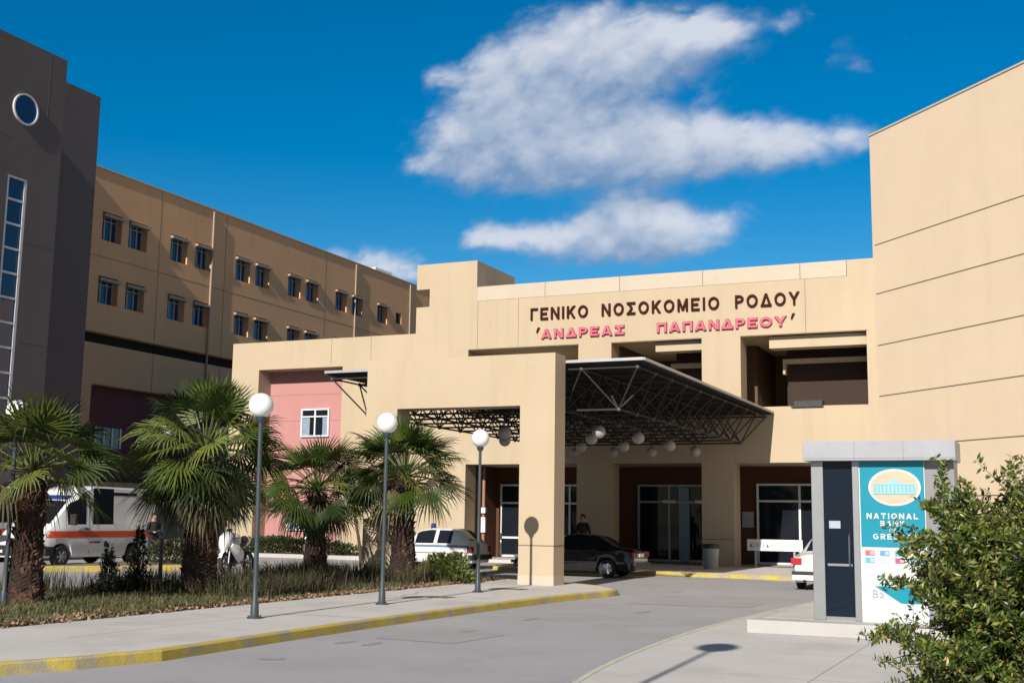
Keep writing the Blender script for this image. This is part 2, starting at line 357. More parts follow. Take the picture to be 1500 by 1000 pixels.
# ------------------------------------------------------------------ setting: ground, road, pavements, kerbs
g = MB(); g.box(-600, 600, -300, 900, -1.0, -.02); structure(g, 'ground', GROUND)
rd = MB(); rd.box(-70, 40, -30, 60, -.015, 0.0); structure(rd, 'road', ASPHALT)

def smooth_poly(pts, it=2):
    for _ in range(it):
        q = [pts[0]]
        for a, b in zip(pts, pts[1:]): q += [(a[0]*.75+b[0]*.25, a[1]*.75+b[1]*.25), (a[0]*.25+b[0]*.75, a[1]*.25+b[1]*.75)]
        pts = q+[pts[-1]]
    return pts
def kerb(name, line, inner_off, mat_, z=.125, w=.12, zb=.0, gaps=()):
    """kerb stones along a line, outer face on the line, body to the left of its direction"""
    mb = MB(); rows = []
    for i, p in enumerate(line):
        a = Vector(line[max(i-1, 0)]); b = Vector(line[min(i+1, len(line)-1)]); d = (b-a).normalized(); n = Vector((-d.y, d.x))*inner_off
        P0 = Vector(p); rows.append([(P0.x, P0.y, zb), (P0.x+n.x*.012, P0.y+n.y*.012, z-.02), (P0.x+n.x*.035, P0.y+n.y*.035, z), (P0.x+n.x*w, P0.y+n.y*w, z), (P0.x+n.x*w, P0.y+n.y*w, zb)])
    mb.grid(rows); mb.face(*rows[0]); mb.face(*reversed(rows[-1]))
    return structure(mb, name, mat_)
def slab(name, outline, z0, z1, m):
    mb = MB(); n = len(outline)
    mb.face(*[(p[0], p[1], z1) for p in outline]); mb.face(*[(p[0], p[1], z0) for p in reversed(outline)])
    for i in range(n):
        a, b = outline[i], outline[(i+1) % n]; mb.face((a[0], a[1], z0), (b[0], b[1], z0), (b[0], b[1], z1), (a[0], a[1], z1))
    return structure(mb, name, m)
# left pavement with its yellow kerb
kl = [(-13.6, 4.0), (-11.4, 6.2), (-9.75, 8.2), (-9.2, 9.6), (-8.95, 10.6), (-9.02, 12.2), (-9.08, 16.6), (-8.92, 21.3), (-8.72, 23.2), (-8.52, 24.0), (-8.6, 24.7), (-9.1, 25.35), (-9.7, 25.95), (-10.6, 26.5), (-12.25, 26.9)]
kls = kl[:4]+smooth_poly(kl[4:], 2)
kerb('yellow_kerb', kls, 1, YELLOW)
inner = []
for i, p in enumerate(kls):
    a = Vector(kls[max(i-1, 0)]); b = Vector(kls[min(i+1, len(kls)-1)]); d = (b-a).normalized(); inner.append((p[0]-d.y*.115, p[1]+d.x*.115))
slab('pavement', inner+[(-12.27, 26.7), (-12.27, 11.4), (-13.4, 9.6), (-15.0, 6.0)], 0, .12, CONC)
# right pavement
kr = [(6, 6.3), (0.5, 6.6), (-1.5, 7.0), (-2.9, 7.9), (-3.8, 9.2), (-4.16, 10.4), (-4.45, 12.6), (-4.65, 15.9), (-4.57, 19.0), (-4.3, 23.3), (-4.1, 26.0)]
krs = smooth_poly(kr, 2)
kerb('faded_kerb', krs, -1, PALEKERB, w=.10)
inner = []
for i, p in enumerate(krs):
    a = Vector(krs[max(i-1, 0)]); b = Vector(krs[min(i+1, len(krs)-1)]); d = (b-a).normalized(); inner.append((p[0]+d.y*.095, p[1]-d.x*.095))
slab('pavement', inner+[(14, 26.0), (14, 6.4)], 0, .12, CONC)
ln = MB()
for yq in (9.3, 11.8, 14.3): ln.box(-4.2+.02*yq, 6, yq, yq+.012, .119, .1215)
for xq in (-2.2, .3): ln.box(xq, xq+.012, 8, 16.0, .119, .1213)
structure(ln, 'paving_joints', mat('paving_joint', (.30, .28, .26), .95, .2, 4))
ln = MB()
for yq in (12.9, 15.4, 17.9, 20.4, 22.9): ln.box(-12.2, -9.25, yq, yq+.014, .119, .1215)
ln.box(-10.75, -10.736, 11, 24.8, .119, .1213)
structure(ln, 'paving_joints', MATS['paving_joint'])
pa = MB()
random.seed(31)
def blotch(mb, cx, cy, rx, ry, z, n=18):
    mb.face(*[(cx+rx*math.cos(2*math.pi*k/n)*(1+.25*noise.noise(Vector((k*.9, cx, cy)))), cy+ry*math.sin(2*math.pi*k/n)*(1+.25*noise.noise(Vector((k*.7, cy, cx)))), z) for k in range(n)])
for _ in range(7): blotch(pa, rnd(-8.4, -5.2), rnd(11, 32), rnd(.04, .16), rnd(.05, .30), .0042)
structure(pa, 'oil_spots', mat('oil_spot', (.335, .315, .30), .7, .2, 5))
pa = MB(); pa.face((-7.6, 22.2, .004), (-5.3, 22.6, .004), (-5.35, 24.1, .004), (-7.7, 23.7, .004)); pa.face((-8.3, 14.0, .004), (-7.1, 13.9, .004), (-7.0, 15.3, .004), (-8.25, 15.4, .004))
structure(pa, 'road_patch', mat('patched_asphalt', (.335, .325, .325), .93, .1, 1.0, bump=.4, bscale=80))
pa = MB()
for (x, y, a, L_) in ((-10.6, 15.2, .1, 1.4), (-11.2, 19.0, 1.3, 3)):
    p = Vector((x, y)); prev = None; zz_ = .0055 if -9 < x < -4.7 else .1235
    for k in range(int(L_/.15)):
        a += rnd(-.35, .35)*(1 if k % 2 else .6); q_ = p+Vector((math.cos(a), math.sin(a)))*.15; w_ = rnd(.004, .009); n_ = Vector((-math.sin(a), math.cos(a)))*w_
        pa.face((*(p-n_), zz_), (*(p+n_), zz_), (*(q_+n_), zz_), (*(q_-n_), zz_)); p = q_
structure(pa, 'cracks', mat('crack', (.12, .11, .10), .95, .2, 5))
# pavement in front of the entrance
kf = [(-16.3, 39.0), (-16.3, 34.6), (-15.9, 33.75), (-15.2, 33.6), (-10.6, 33.62), (-8.8, 33.75), (-6.9, 33.45), (-4.3, 33.2), (-2.0, 33.4)]
kerb('yellow_kerb', kf[3:], 1, YELLOW)
kerb('yellow_kerb', kf[:4], 1, YELLOW)
slab('pavement', [(-16.15, 39.15), (-16.15, 34.6), (-15.8, 33.92), (-15.2, 33.77), (-10.6, 33.79), (-8.8, 33.92), (-6.9, 33.62), (-4.3, 33.37), (-2, 33.55), (-2.0, 36.0), (-5.2, 39.15)], 0, .12, CONC)
slab('pavement', [(-19.6, 39.25), (-4.9, 39.25), (-4.9, 41.9), (-19.6, 41.9)], 0, .116, CONC)
# planting strip of the front verge and the island by the ambulances
slab('verge_soil', [(-12.29, 26.7), (-12.29, 11.4), (-13.42, 9.6), (-17.2, 9.6), (-17.6, 14), (-17.9, 22.0), (-18.0, 26.7)], 0, .125, SOIL)
ki = [(-24.9, 23.3), (-22.0, 27.35), (-21.9, 28.2), (-22.6, 29.2)]
kerb('yellow_kerb', ki, 1, YELLOW, z=.16, w=.15)
slab('verge_soil', [(-25.05, 23.5), (-22.15, 27.4), (-22.05, 28.2), (-22.75, 29.15), (-24.7, 31.2), (-25.5, 29.0)], 0, .13, SOIL)
kb = [(-30.3, 37.6), (-20.5, 37.6), (-20.2, 37.9), (-20.2, 39.1)]
kerb('pale_kerb', kb, 1, CONCW, z=.14)
slab('verge_soil', [(-30.3, 37.75), (-20.4, 37.75), (-20.4, 39.1), (-30.3, 39.1)], 0, .13, SOIL)
# drain covers let into the paving
for (x, y) in ((-10.58, 20.06), (-10.5, 23.25)):
    o = MB(); o.box(x-.3, x+.3, y-.22, y+.22, .118, .124)
    t_ = thing('drain_cover', 'dark rectangular drain cover in the pavement '+('between the two lamp posts' if y < 22 else 'in front of the beige portal leg'), 'drain cover', (x, y, .118))
    o.build('lid', mat('rusty_iron', (.13, .10, .09), .8, .3, 12), t_)
    b = MB()
    for k in range(5): b.box(x-.24, x+.24, y-.17+k*.08, y-.14+k*.08, .124, .128)
    b.build('grating', MATS['rusty_iron'], t_)

# ------------------------------------------------------------------ main hospital building
YG = 39.2
FM = lambda s, d, z: (s, YG+d, z)
main = thing('hospital_building', 'long beige hospital front with the Greek name across it and open loggias above the entrance', 'building', (-12, YG, 0))
T = .85
b = MB()
low = [(-19.63, -15.27, .0, 3.5), (-14.0, -10.79, .0, 3.5), (-9.7, -5.6, .0, 3.5)]
upp = [(-19.61, -15.24, 5.25, 7.7), (-14.0, -10.75, 5.25, 7.72), (-9.42, -5.32, 5.25, 7.73)]
holes_wall(b, FM, -21.85, -4.9, 0, 10.07, low+upp+[(-21.85, -21.29, 9.44, 10.07)], T)
# raised block at the left end of the roof line, with its notch
b.fbox(FM, -21.85, -19.3, 0, .4, 10.25, 11.08); b.fbox(FM, -21.29, -19.3, 0, .4, 10.07, 10.25); b.fbox(FM, -19.6, -19.3, .4, 3.4, 10.0, 11.08); b.fbox(FM, -21.85, -19.6, 3.1, 3.4, 10.3, 11.08)
b.fbox(FM, -21.85, -21.29, 0, .4, 10.12, 10.25)
# roof, upper floor slab and the rear volume
b.fbox(FM, -21.5, 8, T, 18, 9.3, 9.6); b.fbox(FM, -21.5, -4.9, T, 6.0, 4.6, 5.2); b.fbox(FM, -21.5, 3, 6.0, 18, 0, 9.3); b.fbox(FM, -21.5, -20.3, T, 6.0, 0, 9.3)
facade = b.build('wall', STUCCO, main)
b = MB(); holes_wall(b, FM, -30.33, -21.85, 0, 8.44, [(-29.0, -25.05, .12, 7.32)], T); b.fbox(FM, -30.33, -21.85, T, 8, 7.9, 8.2); b.fbox(FM, -30.33, -29.9, T, 8, 0, 7.9)
b.build('low_wing_wall', STUCCO, main)
b = MB(); b.fbox(FM, -19.25, -5.9, -.012, -.001, 9.54, 10.068); b.build('parapet_band', STUCCO_PALE, main)
j = MB()
for x in (-16.55, -13.7, -10.7, -7.4, -5.9): j.fbox(FM, x, x+.018, -.0155, -.0125, 9.54, 10.06)
for x in (-19.25, -17.6, -7.25): j.fbox(FM, x, x+.014, -.004, -.001, 7.75, 9.53)
for (x0, x1) in ((-19.6, -15.22), (-14.0, -10.75), (-9.42, -5.3)): j.fbox(FM, x0, x1, -.006, -.001, 7.70, 7.735)
for x in (-23.8, -25.6): j.fbox(FM, x, x+.014, -.004, -.001, 7.4, 8.42)
j.build('wall_joint', JOINT, main)
# pink recess with its windows
b = MB(); b.fbox(FM, -29.9, -24.2, T, T+.3, 0, 7.9); b.build('pink_wall', PINK, main)
j = MB()
for z in (1.75, 2.9, 4.2, 5.3, 6.35): j.fbox(FM, -29.0, -25.05, T-.004, T-.001, z, z+.02)
j.build('wall_joint', mat('pink_joint', (.36, .15, .13), .9, .1, 5), main)
def casement(parent, F, s0, s1, z0, z1, d, panes=2, transom=.28, wm=WHITE, gm=GLASSD, fr=.06, curtain=True, name='window'):
    w = MB(); w.fbox(F, s0, s0+fr, d-.06, d+.04, z0, z1); w.fbox(F, s1-fr, s1, d-.06, d+.04, z0, z1); w.fbox(F, s0+fr, s1-fr, d-.06, d+.04, z0, z0+fr); w.fbox(F, s0+fr, s1-fr, d-.06, d+.04, z1-fr, z1)
    zt = z1-transom*(z1-z0) if transom else z1
    if transom: w.fbox(F, s0+fr, s1-fr, d-.05, d+.03, zt-fr*.4, zt+fr*.4)
    for k in range(1, panes):
        x = s0+(s1-s0)*k/panes; w.fbox(F, x-fr*.5, x+fr*.5, d-.054, d+.034, z0+fr, z1-fr)
    o = w.build(name, wm, parent)
    gq = MB(); gq.fbox(F, s0+fr*.5, s1-fr*.5, d+.0, d+.012, z0+fr*.5, z1-fr*.5); gq.build('pane', gm, o)
    if curtain:
        c = MB(); n = 14
        for (a0, a1) in ((s0+fr, s0+(s1-s0)*.3), (s1-(s1-s0)*.24, s1-fr)):
            c.grid([[F(a0+(a1-a0)*k/n, d-.012+.006*math.sin(k*1.9), z) for k in range(n+1)] for z in (z0+fr, zt)])
        c.build('curtain', CURTAIN, o)
    return o
casement(main, FM, -27.42, -26.1, 4.66, 5.78, T-.03)
casement(main, FM, -27.9, -26.2, .98, 1.9, T-.03, panes=3)
# ground-floor recess behind the openings
YB = 2.7
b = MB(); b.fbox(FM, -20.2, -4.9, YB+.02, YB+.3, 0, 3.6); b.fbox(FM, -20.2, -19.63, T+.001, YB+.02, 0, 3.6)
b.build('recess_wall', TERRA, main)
b = MB(); b.fbox(FM, -20.3, -4.0, T+.002, YB+.3, 3.5, 4.59); b.build('recess_ceiling', STUCCO, main)
def storefront(parent, s0, s1, z0, z1, mull, trans, name, fr=.07, m=WHITE, d=YB):
    w = MB(); F = FM
    for x in [s0]+list(mull)+[s1-fr]: w.fbox(F, x, x+fr, d-.10, d, z0, z1)
    for z in [z0]+list(trans)+[z1-fr]: w.fbox(F, s0+fr*.2, s1-fr*.2, d-.092, d-.006, z, z+fr)
    o = w.build(name, m, parent); q = MB(); q.fbox(F, s0+.02, s1-.02, d-.04, d-.028, z0+.02, z1-.02); q.build('pane', GLASSD, o); return o
storefront(main, -19.42, -16.0, .14, 2.86, [-18.62, -17.35, -16.6], [.82, 2.12], 'glazed_door')
storefront(main, -13.9, -10.4, .13, 2.86, [-12.75, -12.35], [2.2], 'entrance_doors', m=mat('door_frame', (.42, .45, .48), .5, .05, 4))
b = MB(); b.fbox(FM, -12.32, -11.95, YB-.12, YB-.101, .15, 2.2); b.fbox(FM, -12.30, -11.97, YB-.118, YB-.1, 2.28, 2.75); b.build('sliding_leaf', mat('pale_blue_leaf', (.16, .24, .30), .3, .15, 2), main)
for (a0, a1) in ((-12.95, -12.45), (-11.75, -11.1)): b = MB(); b.fbox(FM, a0, a1, YB-.16, YB-.12, 2.2, 2.30); b.build('door_header', WHITE, main)
storefront(main, -9.55, -5.7, .13, 2.90, [-8.1, -6.7], [2.26], 'shop_window')
b = MB(); b.fbox(FM, -10.08, -9.68, YB-.03, YB-.005, 1.38, 1.92); pl = b.build('wall_plaque', mat('grey_plaque', (.40, .40, .42), .5, .08, 6), main)
j = MB()
for k in range(5): j.fbox(FM, -10.03, -9.73, YB-.034, YB-.031, 1.78-k*.08, 1.795-k*.08)
j.build('plaque_lines', mat('plaque_ink', (.22, .22, .24), .6, .1, 6), pl)
b = MB(); b.tube((-19.35, YG+1.0, .1), (-19.35, YG+1.0, 3.5), .06, 10); dp = b.build('drainpipe', mat('red_pipe', (.36, .17, .12), .6, .1, 4), main, smooth=True)
b = MB(); b.fbox(FM, -19.38, -19.22, .86, .96, 1.75, 1.95); b.fbox(FM, -19.38, -19.22, .86, .96, 1.05, 1.6); b.build('meter_box', WHITE, dp)
# upper loggias: ceiling, back wall, dropped beams and sun bars
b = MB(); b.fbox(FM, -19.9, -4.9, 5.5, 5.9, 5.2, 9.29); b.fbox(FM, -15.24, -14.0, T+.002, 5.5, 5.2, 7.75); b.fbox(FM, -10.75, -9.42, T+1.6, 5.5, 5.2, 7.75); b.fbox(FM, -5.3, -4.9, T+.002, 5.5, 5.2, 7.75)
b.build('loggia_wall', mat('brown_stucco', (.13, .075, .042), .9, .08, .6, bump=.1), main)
b = MB(); b.fbox(FM, -19.9, -4.9, T+.002, 5.5, 7.75, 7.95); b.build('loggia_ceiling', STUCCO, main)
for (a0, a1) in ((-12.45, -10.75), (-8.5, -5.32)):
    b = MB(); b.fbox(FM, a0, a1, .22, .84, 7.36 if a0 < -9 else 7.30, 7.69); b.build('beam', STUCCO, main)
    b = MB(); b.fbox(FM, a0+.22, a1, 1.3, 1.62, 6.92, 7.06); b.fbox(FM, a0+.22, a0+.30, 1.3, 1.62, 6.55, 6.92); b.build('sun_bar', STUCCO, main)
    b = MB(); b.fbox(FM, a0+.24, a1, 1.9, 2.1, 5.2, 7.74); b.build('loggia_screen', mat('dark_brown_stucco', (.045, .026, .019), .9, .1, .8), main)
b = MB(); b.fbox(FM, -9.42, -5.32, .3, .84, 5.25, 5.36); b.build('sill', STUCCO, main)
b = MB(); b.fbox(FM, -7.72, -6.78, .12, .5, 5.29, 5.52); o = b.build('vent_unit', BLACKP, main, bevel=.01)
j = MB(); j.fbox(FM, -7.26, -7.22, .1, .119, 5.30, 5.42); j.fbox(FM, -7.80, -7.72, .1, .4, 5.29, 5.34)
for k in range(6): j.fbox(FM, -7.68+k*.07, -7.65+k*.07, .112, .119, 5.33, 5.49); j.fbox(FM, -7.18+k*.06, -7.16+k*.06, .112, .119, 5.33, 5.49)
j.build('grille', mat('dark_grille', (.06, .06, .065), .6, .1, 6), o)
# low joint line round the pillars
j = MB()
for (a, c) in ((-15.27, -14.0), (-10.79, -9.7), (-21.8, -19.64)): j.fbox(FM, a, c, -.004, -.001, .98, 1.0)
j.build('wall_joint', JOINT, main)

# ------------------------------------------------------------------ right-hand building, its wall set at 45 degrees
dg_ = Vector((.6934, -.7206, 0)); dn = Vector((.7206, .6934, 0)); DB = Vector((-5.05, 39.2, 0))
FD = lambda s, d, z: (DB.x+dg_.x*s+dn.x*d, DB.y+dg_.y*s+dn.y*d, z)
rb = thing('corner_building', 'tall windowless beige wall with ruled joint lines at the right edge', 'building', (-4.0, 38.2, 0))
b = MB(); b.fbox(FD, 0, 24, 0, 16, 0, 14.13); b.build('wall', mat('cream_stucco', (.735, .585, .425), .9, .045, .35, bump=.12, bscale=45, dirt=((.70, .52, .33), .22, .50, .72, .35), streak=.15), rb)
b = MB(); b.fbox(FD, -.03, 24, -.03, .3, 14.132, 14.19); b.build('coping', STUCCO_PALE, rb)
j = MB()
for z in (10.46, 8.86, 7.19, 5.57, 3.96, 2.4): j.fbox(FD, .12 if z > 3 else 1, 24, -.006, -.001, z-.018, z+.012)
j.build('wall_joint', mat('dark_joint', (.13, .10, .075), .9, .2, 5), rb)

# ------------------------------------------------------------------ left wing and grey stair tower
XW = -38.0
FW = lambda s, d, z: (XW-d, s, z)
wing = thing('hospital_wing', 'ochre wing with rows of small paired windows receding behind the palms', 'building', (XW, 54, 0))
rows = [[39.46, 41.13, 43.98, 45.79, 48.98, 50.67, 53.62, 55.38, 58.42, 60.23, 63.19], [39.45, 41.16, 43.98, 45.81, 49.04, 50.72, 53.7, 55.4, 58.4, 60.2]]
ZW = [(13.52, 14.80), (10.68, 11.90)]
hs = [(y, y+1.22, z0, z1) for r, (z0, z1) in zip(rows, ZW) for y in r]+[(65.5, 66.2, 13.8, 14.5), (34, 90, 8.89, 9.38), (39.43, 46.5, 2.9, 7.1)]
b = MB(); holes_wall(b, FW, 33, 76, 0, 16.68, hs, .5); b.fbox(FW, 33, 76, .5, 13, 16.0, 16.2); b.fbox(FW, 75.6, 76, .5, 13, 0, 16.0)
b.build('wall', STUCCO_WING, wing)
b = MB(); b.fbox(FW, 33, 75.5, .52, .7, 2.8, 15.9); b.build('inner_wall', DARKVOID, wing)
b = MB(); b.fbox(FW, 39.0, 47.0, .46, .51, 2.8, 7.2); b.build('red_panel', DARKRED, wing)
b = MB(); b.fbox(FW, 33, 76, -.05, .3, 16.682, 16.74); b.build('coping', STUCCO_WING, wing)
for y in (47.0, 60.5, 67.2): b = MB(); b.tube((XW+.06, y, 0.0), (XW+.06, y, 16.6), .05, 8); b.build('downpipe', mat('tan_pipe', (.36, .29, .22), .6, .1, 4), wing, smooth=True)
j = MB()
for y in (43.2, 48.1, 57.3): j.fbox(FW, y, y+.03, -.005, -.001, 9.4, 16.6)
for y in (43.2, 48.1): j.fbox(FW, y, y+.03, -.005, -.001, 7.2, 8.88)
j.fbox(FW, 33, 76, -.005, -.001, 12.75, 12.775)
j.build('wall_joint', mat('wing_joint', (.2, .135, .08), .9, .2, 5), wing)
b = MB(); b.box(XW-3.2, XW-.6, 63.8, 65.9, 16.2, 17.15); b.build('roof_hatch', WHITE, wing)
def wing_window(y, z0, z1):
    w = MB(); F = FW; d = .34; s1 = y+1.22; fr = .07
    for x in (y, y+.40, y+.80, s1-fr): w.fbox(F, x, x+fr, d-.05, d+.03, z0, z1)
    w.fbox(F, y+.01, s1-.01, d-.045, d+.025, z0, z0+fr); w.fbox(F, y+.01, s1-.01, d-.045, d+.025, z1-.34, z1-.29)
    o = w.build('window', mat('grey_frame', (.34, .36, .40), .5, .1, 5), wing)
    q = MB(); q.fbox(F, y+.03, s1-.03, d, d+.012, z0+.02, z1-.02); q.build('pane', GLASSB, o)
    a = MB(); a.fbox(F, y-.02, s1+.06, -.15, .06, z1-.22, z1-.10); a.build('shutter_box', mat('pale_box', (.40, .31, .23), .6, .08, 5), o)
    c = MB(); c.fbox(F, y+.10, y+.34+rnd(0, .25), d+.03, d+.05, z0+.05, z1-.3); c.build('curtain', random.choice([mat('blue_curtain', (.12, .22, .36), .9, .2, 8), mat('white_curtain', (.45, .45, .45), .9, .15, 8), mat('dark_curtain', (.05, .06, .09), .9, .2, 8)]), o)
    if random.random() < .35: c = MB(); c.fbox(F, y+.46, y+.76, d+.03, d+.05, z0+rnd(.2, .7), z1-.3); c.build('blind', MATS['white_curtain'] if 'white_curtain' in MATS else CURTAIN, o)
    return o
wins = {}
for r, (z0, z1) in zip(rows, ZW):
    for i, y in enumerate(r):
        wing_window(y, z0, z1)
b = MB(); b.fbox(FW, 65.5, 66.2, .2, .24, 13.8, 14.5); b.build('small_window', GLASSD, wing)
for y0 in (40.2, 43.0):
    b = MB(); b.fbox(FW, y0, y0+1.65, .40, .44, 4.4, 5.3); o = b.build('ground_window', GLASSB, wing)
    for k in range(4): b = MB(); b.fbox(FW, y0+k*.52, y0+k*.52+.1, .36, .40, 4.4, 5.3); b.build('mullion', WHITE, o)

tower = thing('stair_tower', 'dark grey stair tower with a round window and a tall glazed strip', 'tower', (-31.5, 26, 0))
FT = lambda s, d, z: (-31.5-d, s, z)
b = MB(); holes_wall(b, FT, 16, 30.5, 0, 17.53, [(28.26, 29.10, 4.4, 12.75)], .6); b.fbox(FT, 16, 30.5, .6, 3.0, 16.9, 17.1); b.fbox(FT, 30.1, 30.5, .6, 3.0, 0, 16.9); b.fbox(FT, 16, 16.4, .6, 3.0, 0, 16.9)
b.build('wall', TOWERM, tower)
b = MB(); b.box(-44, -34.5, 15, 35.28, 0, 18.18); b.build('rear_wall', TOWERM, tower)
b = MB()
cz, cy, R1 = 15.14, 28.77, .49
b.lathe([(R1+.055, -.0), (R1+.055, .07), (R1, .07), (R1, -.0)], (-31.5, cy, cz), 32, 'x'); rw = b.build('round_window', mat('pale_ring', (.62, .62, .66), .5, .05, 4), tower, smooth=True)
b = MB(); b.tube((-31.52, cy, cz), (-31.475, cy, cz), R1+.01, 32); b.build('pane', GLASSB, rw)
b = MB(); fr = .09
for y in (28.26, 29.01): b.fbox(FT, y, y+fr, .02, .12, 4.4, 12.75)
zz = [4.4+k*.835 for k in range(11)]
for z in zz: b.fbox(FT, 28.30, 29.06, .03, .11, min(z, 12.68), min(z, 12.68)+.07)
st = b.build('strip_window', mat('pale_frame', (.60, .62, .68), .5, .05, 4), tower)
b = MB(); b.fbox(FT, 28.3, 29.06, .08, .095, 4.42, 12.73); b.build('pane', GLASSB, st)
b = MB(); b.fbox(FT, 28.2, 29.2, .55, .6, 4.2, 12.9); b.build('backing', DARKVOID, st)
j = MB()
for z in (14.05, 10.6, 7.2): j.fbox(FT, 16, 28.2, -.005, -.001, z, z+.03); j.fbox(FT, 29.2, 30.5, -.005, -.001, z, z+.03)
for y in (29.75,): j.fbox(FT, y, y+.02, -.0045, -.001, 14.1, 17.5)
j.build('wall_joint', mat('tower_joint', (.14, .11, .115), .9, .1, 5), tower)
an = thing('roof_antenna', 'thin antenna mast on the roof of the grey tower', 'antenna', (-32.0, 27.1, 17.1))
b = MB(); b.tube((-32, 27.1, 17.1), (-32, 27.1, 18.9), .025, 8); b.build('mast', GREYMETAL, an, smooth=True)
b = MB(); b.tube((-32.02, 27.1, 18.5), (-31.9, 27.45, 18.62), .05, 8); b.tube((-32.02, 26.8, 18.75), (-31.9, 27.35, 18.75), .03, 8); b.build('dipole', BLACKP, an)

# ------------------------------------------------------------------ portal frame in front of the canopy
YF = 24.9
FF = lambda s, d, z: (s, YF+d, z)
pf = thing('portal_frame', 'beige portal of two square legs and a deep beam standing before the canopy', 'portal', (-12.7, YF, .12))
b = MB(); holes_wall(b, FF, -15.19, -10.24, .12, 5.33, [(-14.33, -11.10, .12, 4.14)], .62)
b.build('frame', STUCCO, pf)
j = MB(); j.fbox(FF, -11.1, -10.24, -.004, -.001, .98, 1.0); j.fbox(FF, -15.19, -14.33, -.004, -.001, .98, 1.0)
j.box(-10.2395, -10.236, YF, YF+.62, .98, 1.0)
j.build('wall_joint', JOINT, pf)
for (a0, a1) in ((-11.106, -10.234), (-15.196, -14.324)): b = MB(); b.fbox(FF, a0, a1, -.006, .626, .121, .33); b.build('plinth', STUCCO_PALE, pf)

# ------------------------------------------------------------------ canopy on a space frame
cn = thing('entrance_canopy', 'grey flat canopy on a steel space frame between portal and entrance', 'canopy', (-12.5, 32.4, 5.1))
X0, X1, Y0, Y1 = -16.86, -8.35, 25.56, YG-.004
zt = lambda y: 5.20-(y-Y0)/(Y1-Y0)*.06
def cbox(mb, x0, x1, y0, y1, dz0, dz1):
    i = len(mb.v)
    for dz in (dz0, dz1):
        for (x, y) in ((x0, y0), (x1, y0), (x1, y1), (x0, y1)): mb.v.append((x, y, zt(y)+dz))
    mb.f += [(i, i+3, i+2, i+1), (i+4, i+5, i+6, i+7), (i, i+1, i+5, i+4), (i+1, i+2, i+6, i+5), (i+2, i+3, i+7, i+6), (i+3, i, i+4, i+7)]
b = MB(); cbox(b, X0+.03, X1-.03, Y0+.03, Y1, -.055, -.01)
ny = 90
for k in range(ny):
    y = Y0+.1+(Y1-Y0-.2)*k/ny; cbox(b, X0+.04, X1-.04, y, y+.05, -.085, -.054)
b.build('roof_sheet', SHEET, cn)
b = MB(); cbox(b, X0, X1, Y0-.025, Y0+.025, -.035, .03); cbox(b, X0-.025, X0+.025, Y0+.025, Y1, -.035, .028); cbox(b, X1-.025, X1+.025, Y0+.025, Y1, -.035, .028)
b.build('edge_trim', EDGE, cn)
NX, NY = 7, 11; xs = [-8.56-1.365*k for k in range(NX)]; ys = [Y0+.18+(Y1-Y0-.4)/(NY-1)*k for k in range(NY)]
tp = lambda i, k: Vector((xs[i], ys[k], zt(ys[k])-.16)); 
bt = lambda i, k: Vector(((xs[i]+xs[i+1])/2, (ys[k]+ys[k+1])/2, zt(ys[k])-1.06))
b = MB(); r = .024
for i in range(NX):
    for k in range(NY):
        if i < NX-1: b.tube(tp(i, k), tp(i+1, k), r, 6)
        if k < NY-1: b.tube(tp(i, k), tp(i, k+1), r, 6)
b.build('top_chords', TRUSS, cn, smooth=True)
b = MB()
for i in range(NX-1):
    for k in range(NY-1):
        if i < NX-2: b.tube(bt(i, k), bt(i+1, k), r*1.1, 6)
        if k < NY-2: b.tube(bt(i, k), bt(i, k+1), r*1.1, 6)
b.build('bottom_chords', TRUSS, cn, smooth=True)
b = MB()
for i in range(NX-1):
    for k in range(NY-1):
        for (a, c) in ((i, k), (i+1, k), (i, k+1), (i+1, k+1)): b.tube(bt(i, k), tp(a, c), r*.85, 6)
b.build('diagonals', TRUSS, cn, smooth=True)
b = MB()
for i in range(NX):
    for k in range(NY):
        b.sphere(tp(i, k), .05, 8, 5)
        if i < NX-1 and k < NY-1: b.sphere(bt(i, k), .055, 8, 5)
b.build('nodes', mat('node_steel', (.12, .115, .115), .7, .1, 9, spec=.2), cn, smooth=True)
# globe pendants under it
PG = 'globe pendants under the canopy'
def pendant():
    t = thing('pendant_lamp', 'x', 'pendant lamp', (0, 0, 0), PG)
    q = MB(); q.tube((0, 0, .17), (0, 0, .42), .012, 6); q.tube((0, 0, .13), (0, 0, .18), .05, 10); q.build('stem', BLACKP, t, local=True)
    q = MB(); q.sphere((0, 0, 0), .165, 20, 12); q.build('globe', GLOBEG, t, smooth=True, local=True); return t
pend = [(-10.36, 28.1, 'largest pendant globe under the canopy, alone in the front row'), (-10.09, 30.4, 'globe at the right end of the canopy row second from the portal'),
        (-11.42, 30.4, 'globe beside the portal leg in the second canopy row, left of its pair'), (-10.25, 33.8, 'globe at the right end of the third canopy row'),
        (-11.7, 33.9, 'middle globe of the third canopy row'), (-13.1, 34.0, 'globe at the left end of the third canopy row above the black car'),
        (-10.36, 36.9, 'globe farthest right under the canopy, close to the pillar by the bin'), (-11.86, 37.1, 'rearmost canopy globe above the entrance doors'),
        (-13.2, 37.2, 'rearmost canopy globe before the dim left pillar'), (-14.6, 37.3, 'rearmost canopy globe just clear of the portal leg'),
        (-12.78, 27.7, 'upper of the two dark globes seen through the portal opening'), (-14.15, 30.7, 'lower of the two dark globes seen through the portal opening')]
P0 = None
for (x, y, lb) in pend:
    if P0 is None: P0 = pendant(); o = P0; o.location = (x, y, 3.75); o['label'] = lb
    else: o = dup(P0, (x, y, 3.75), 0, lb)

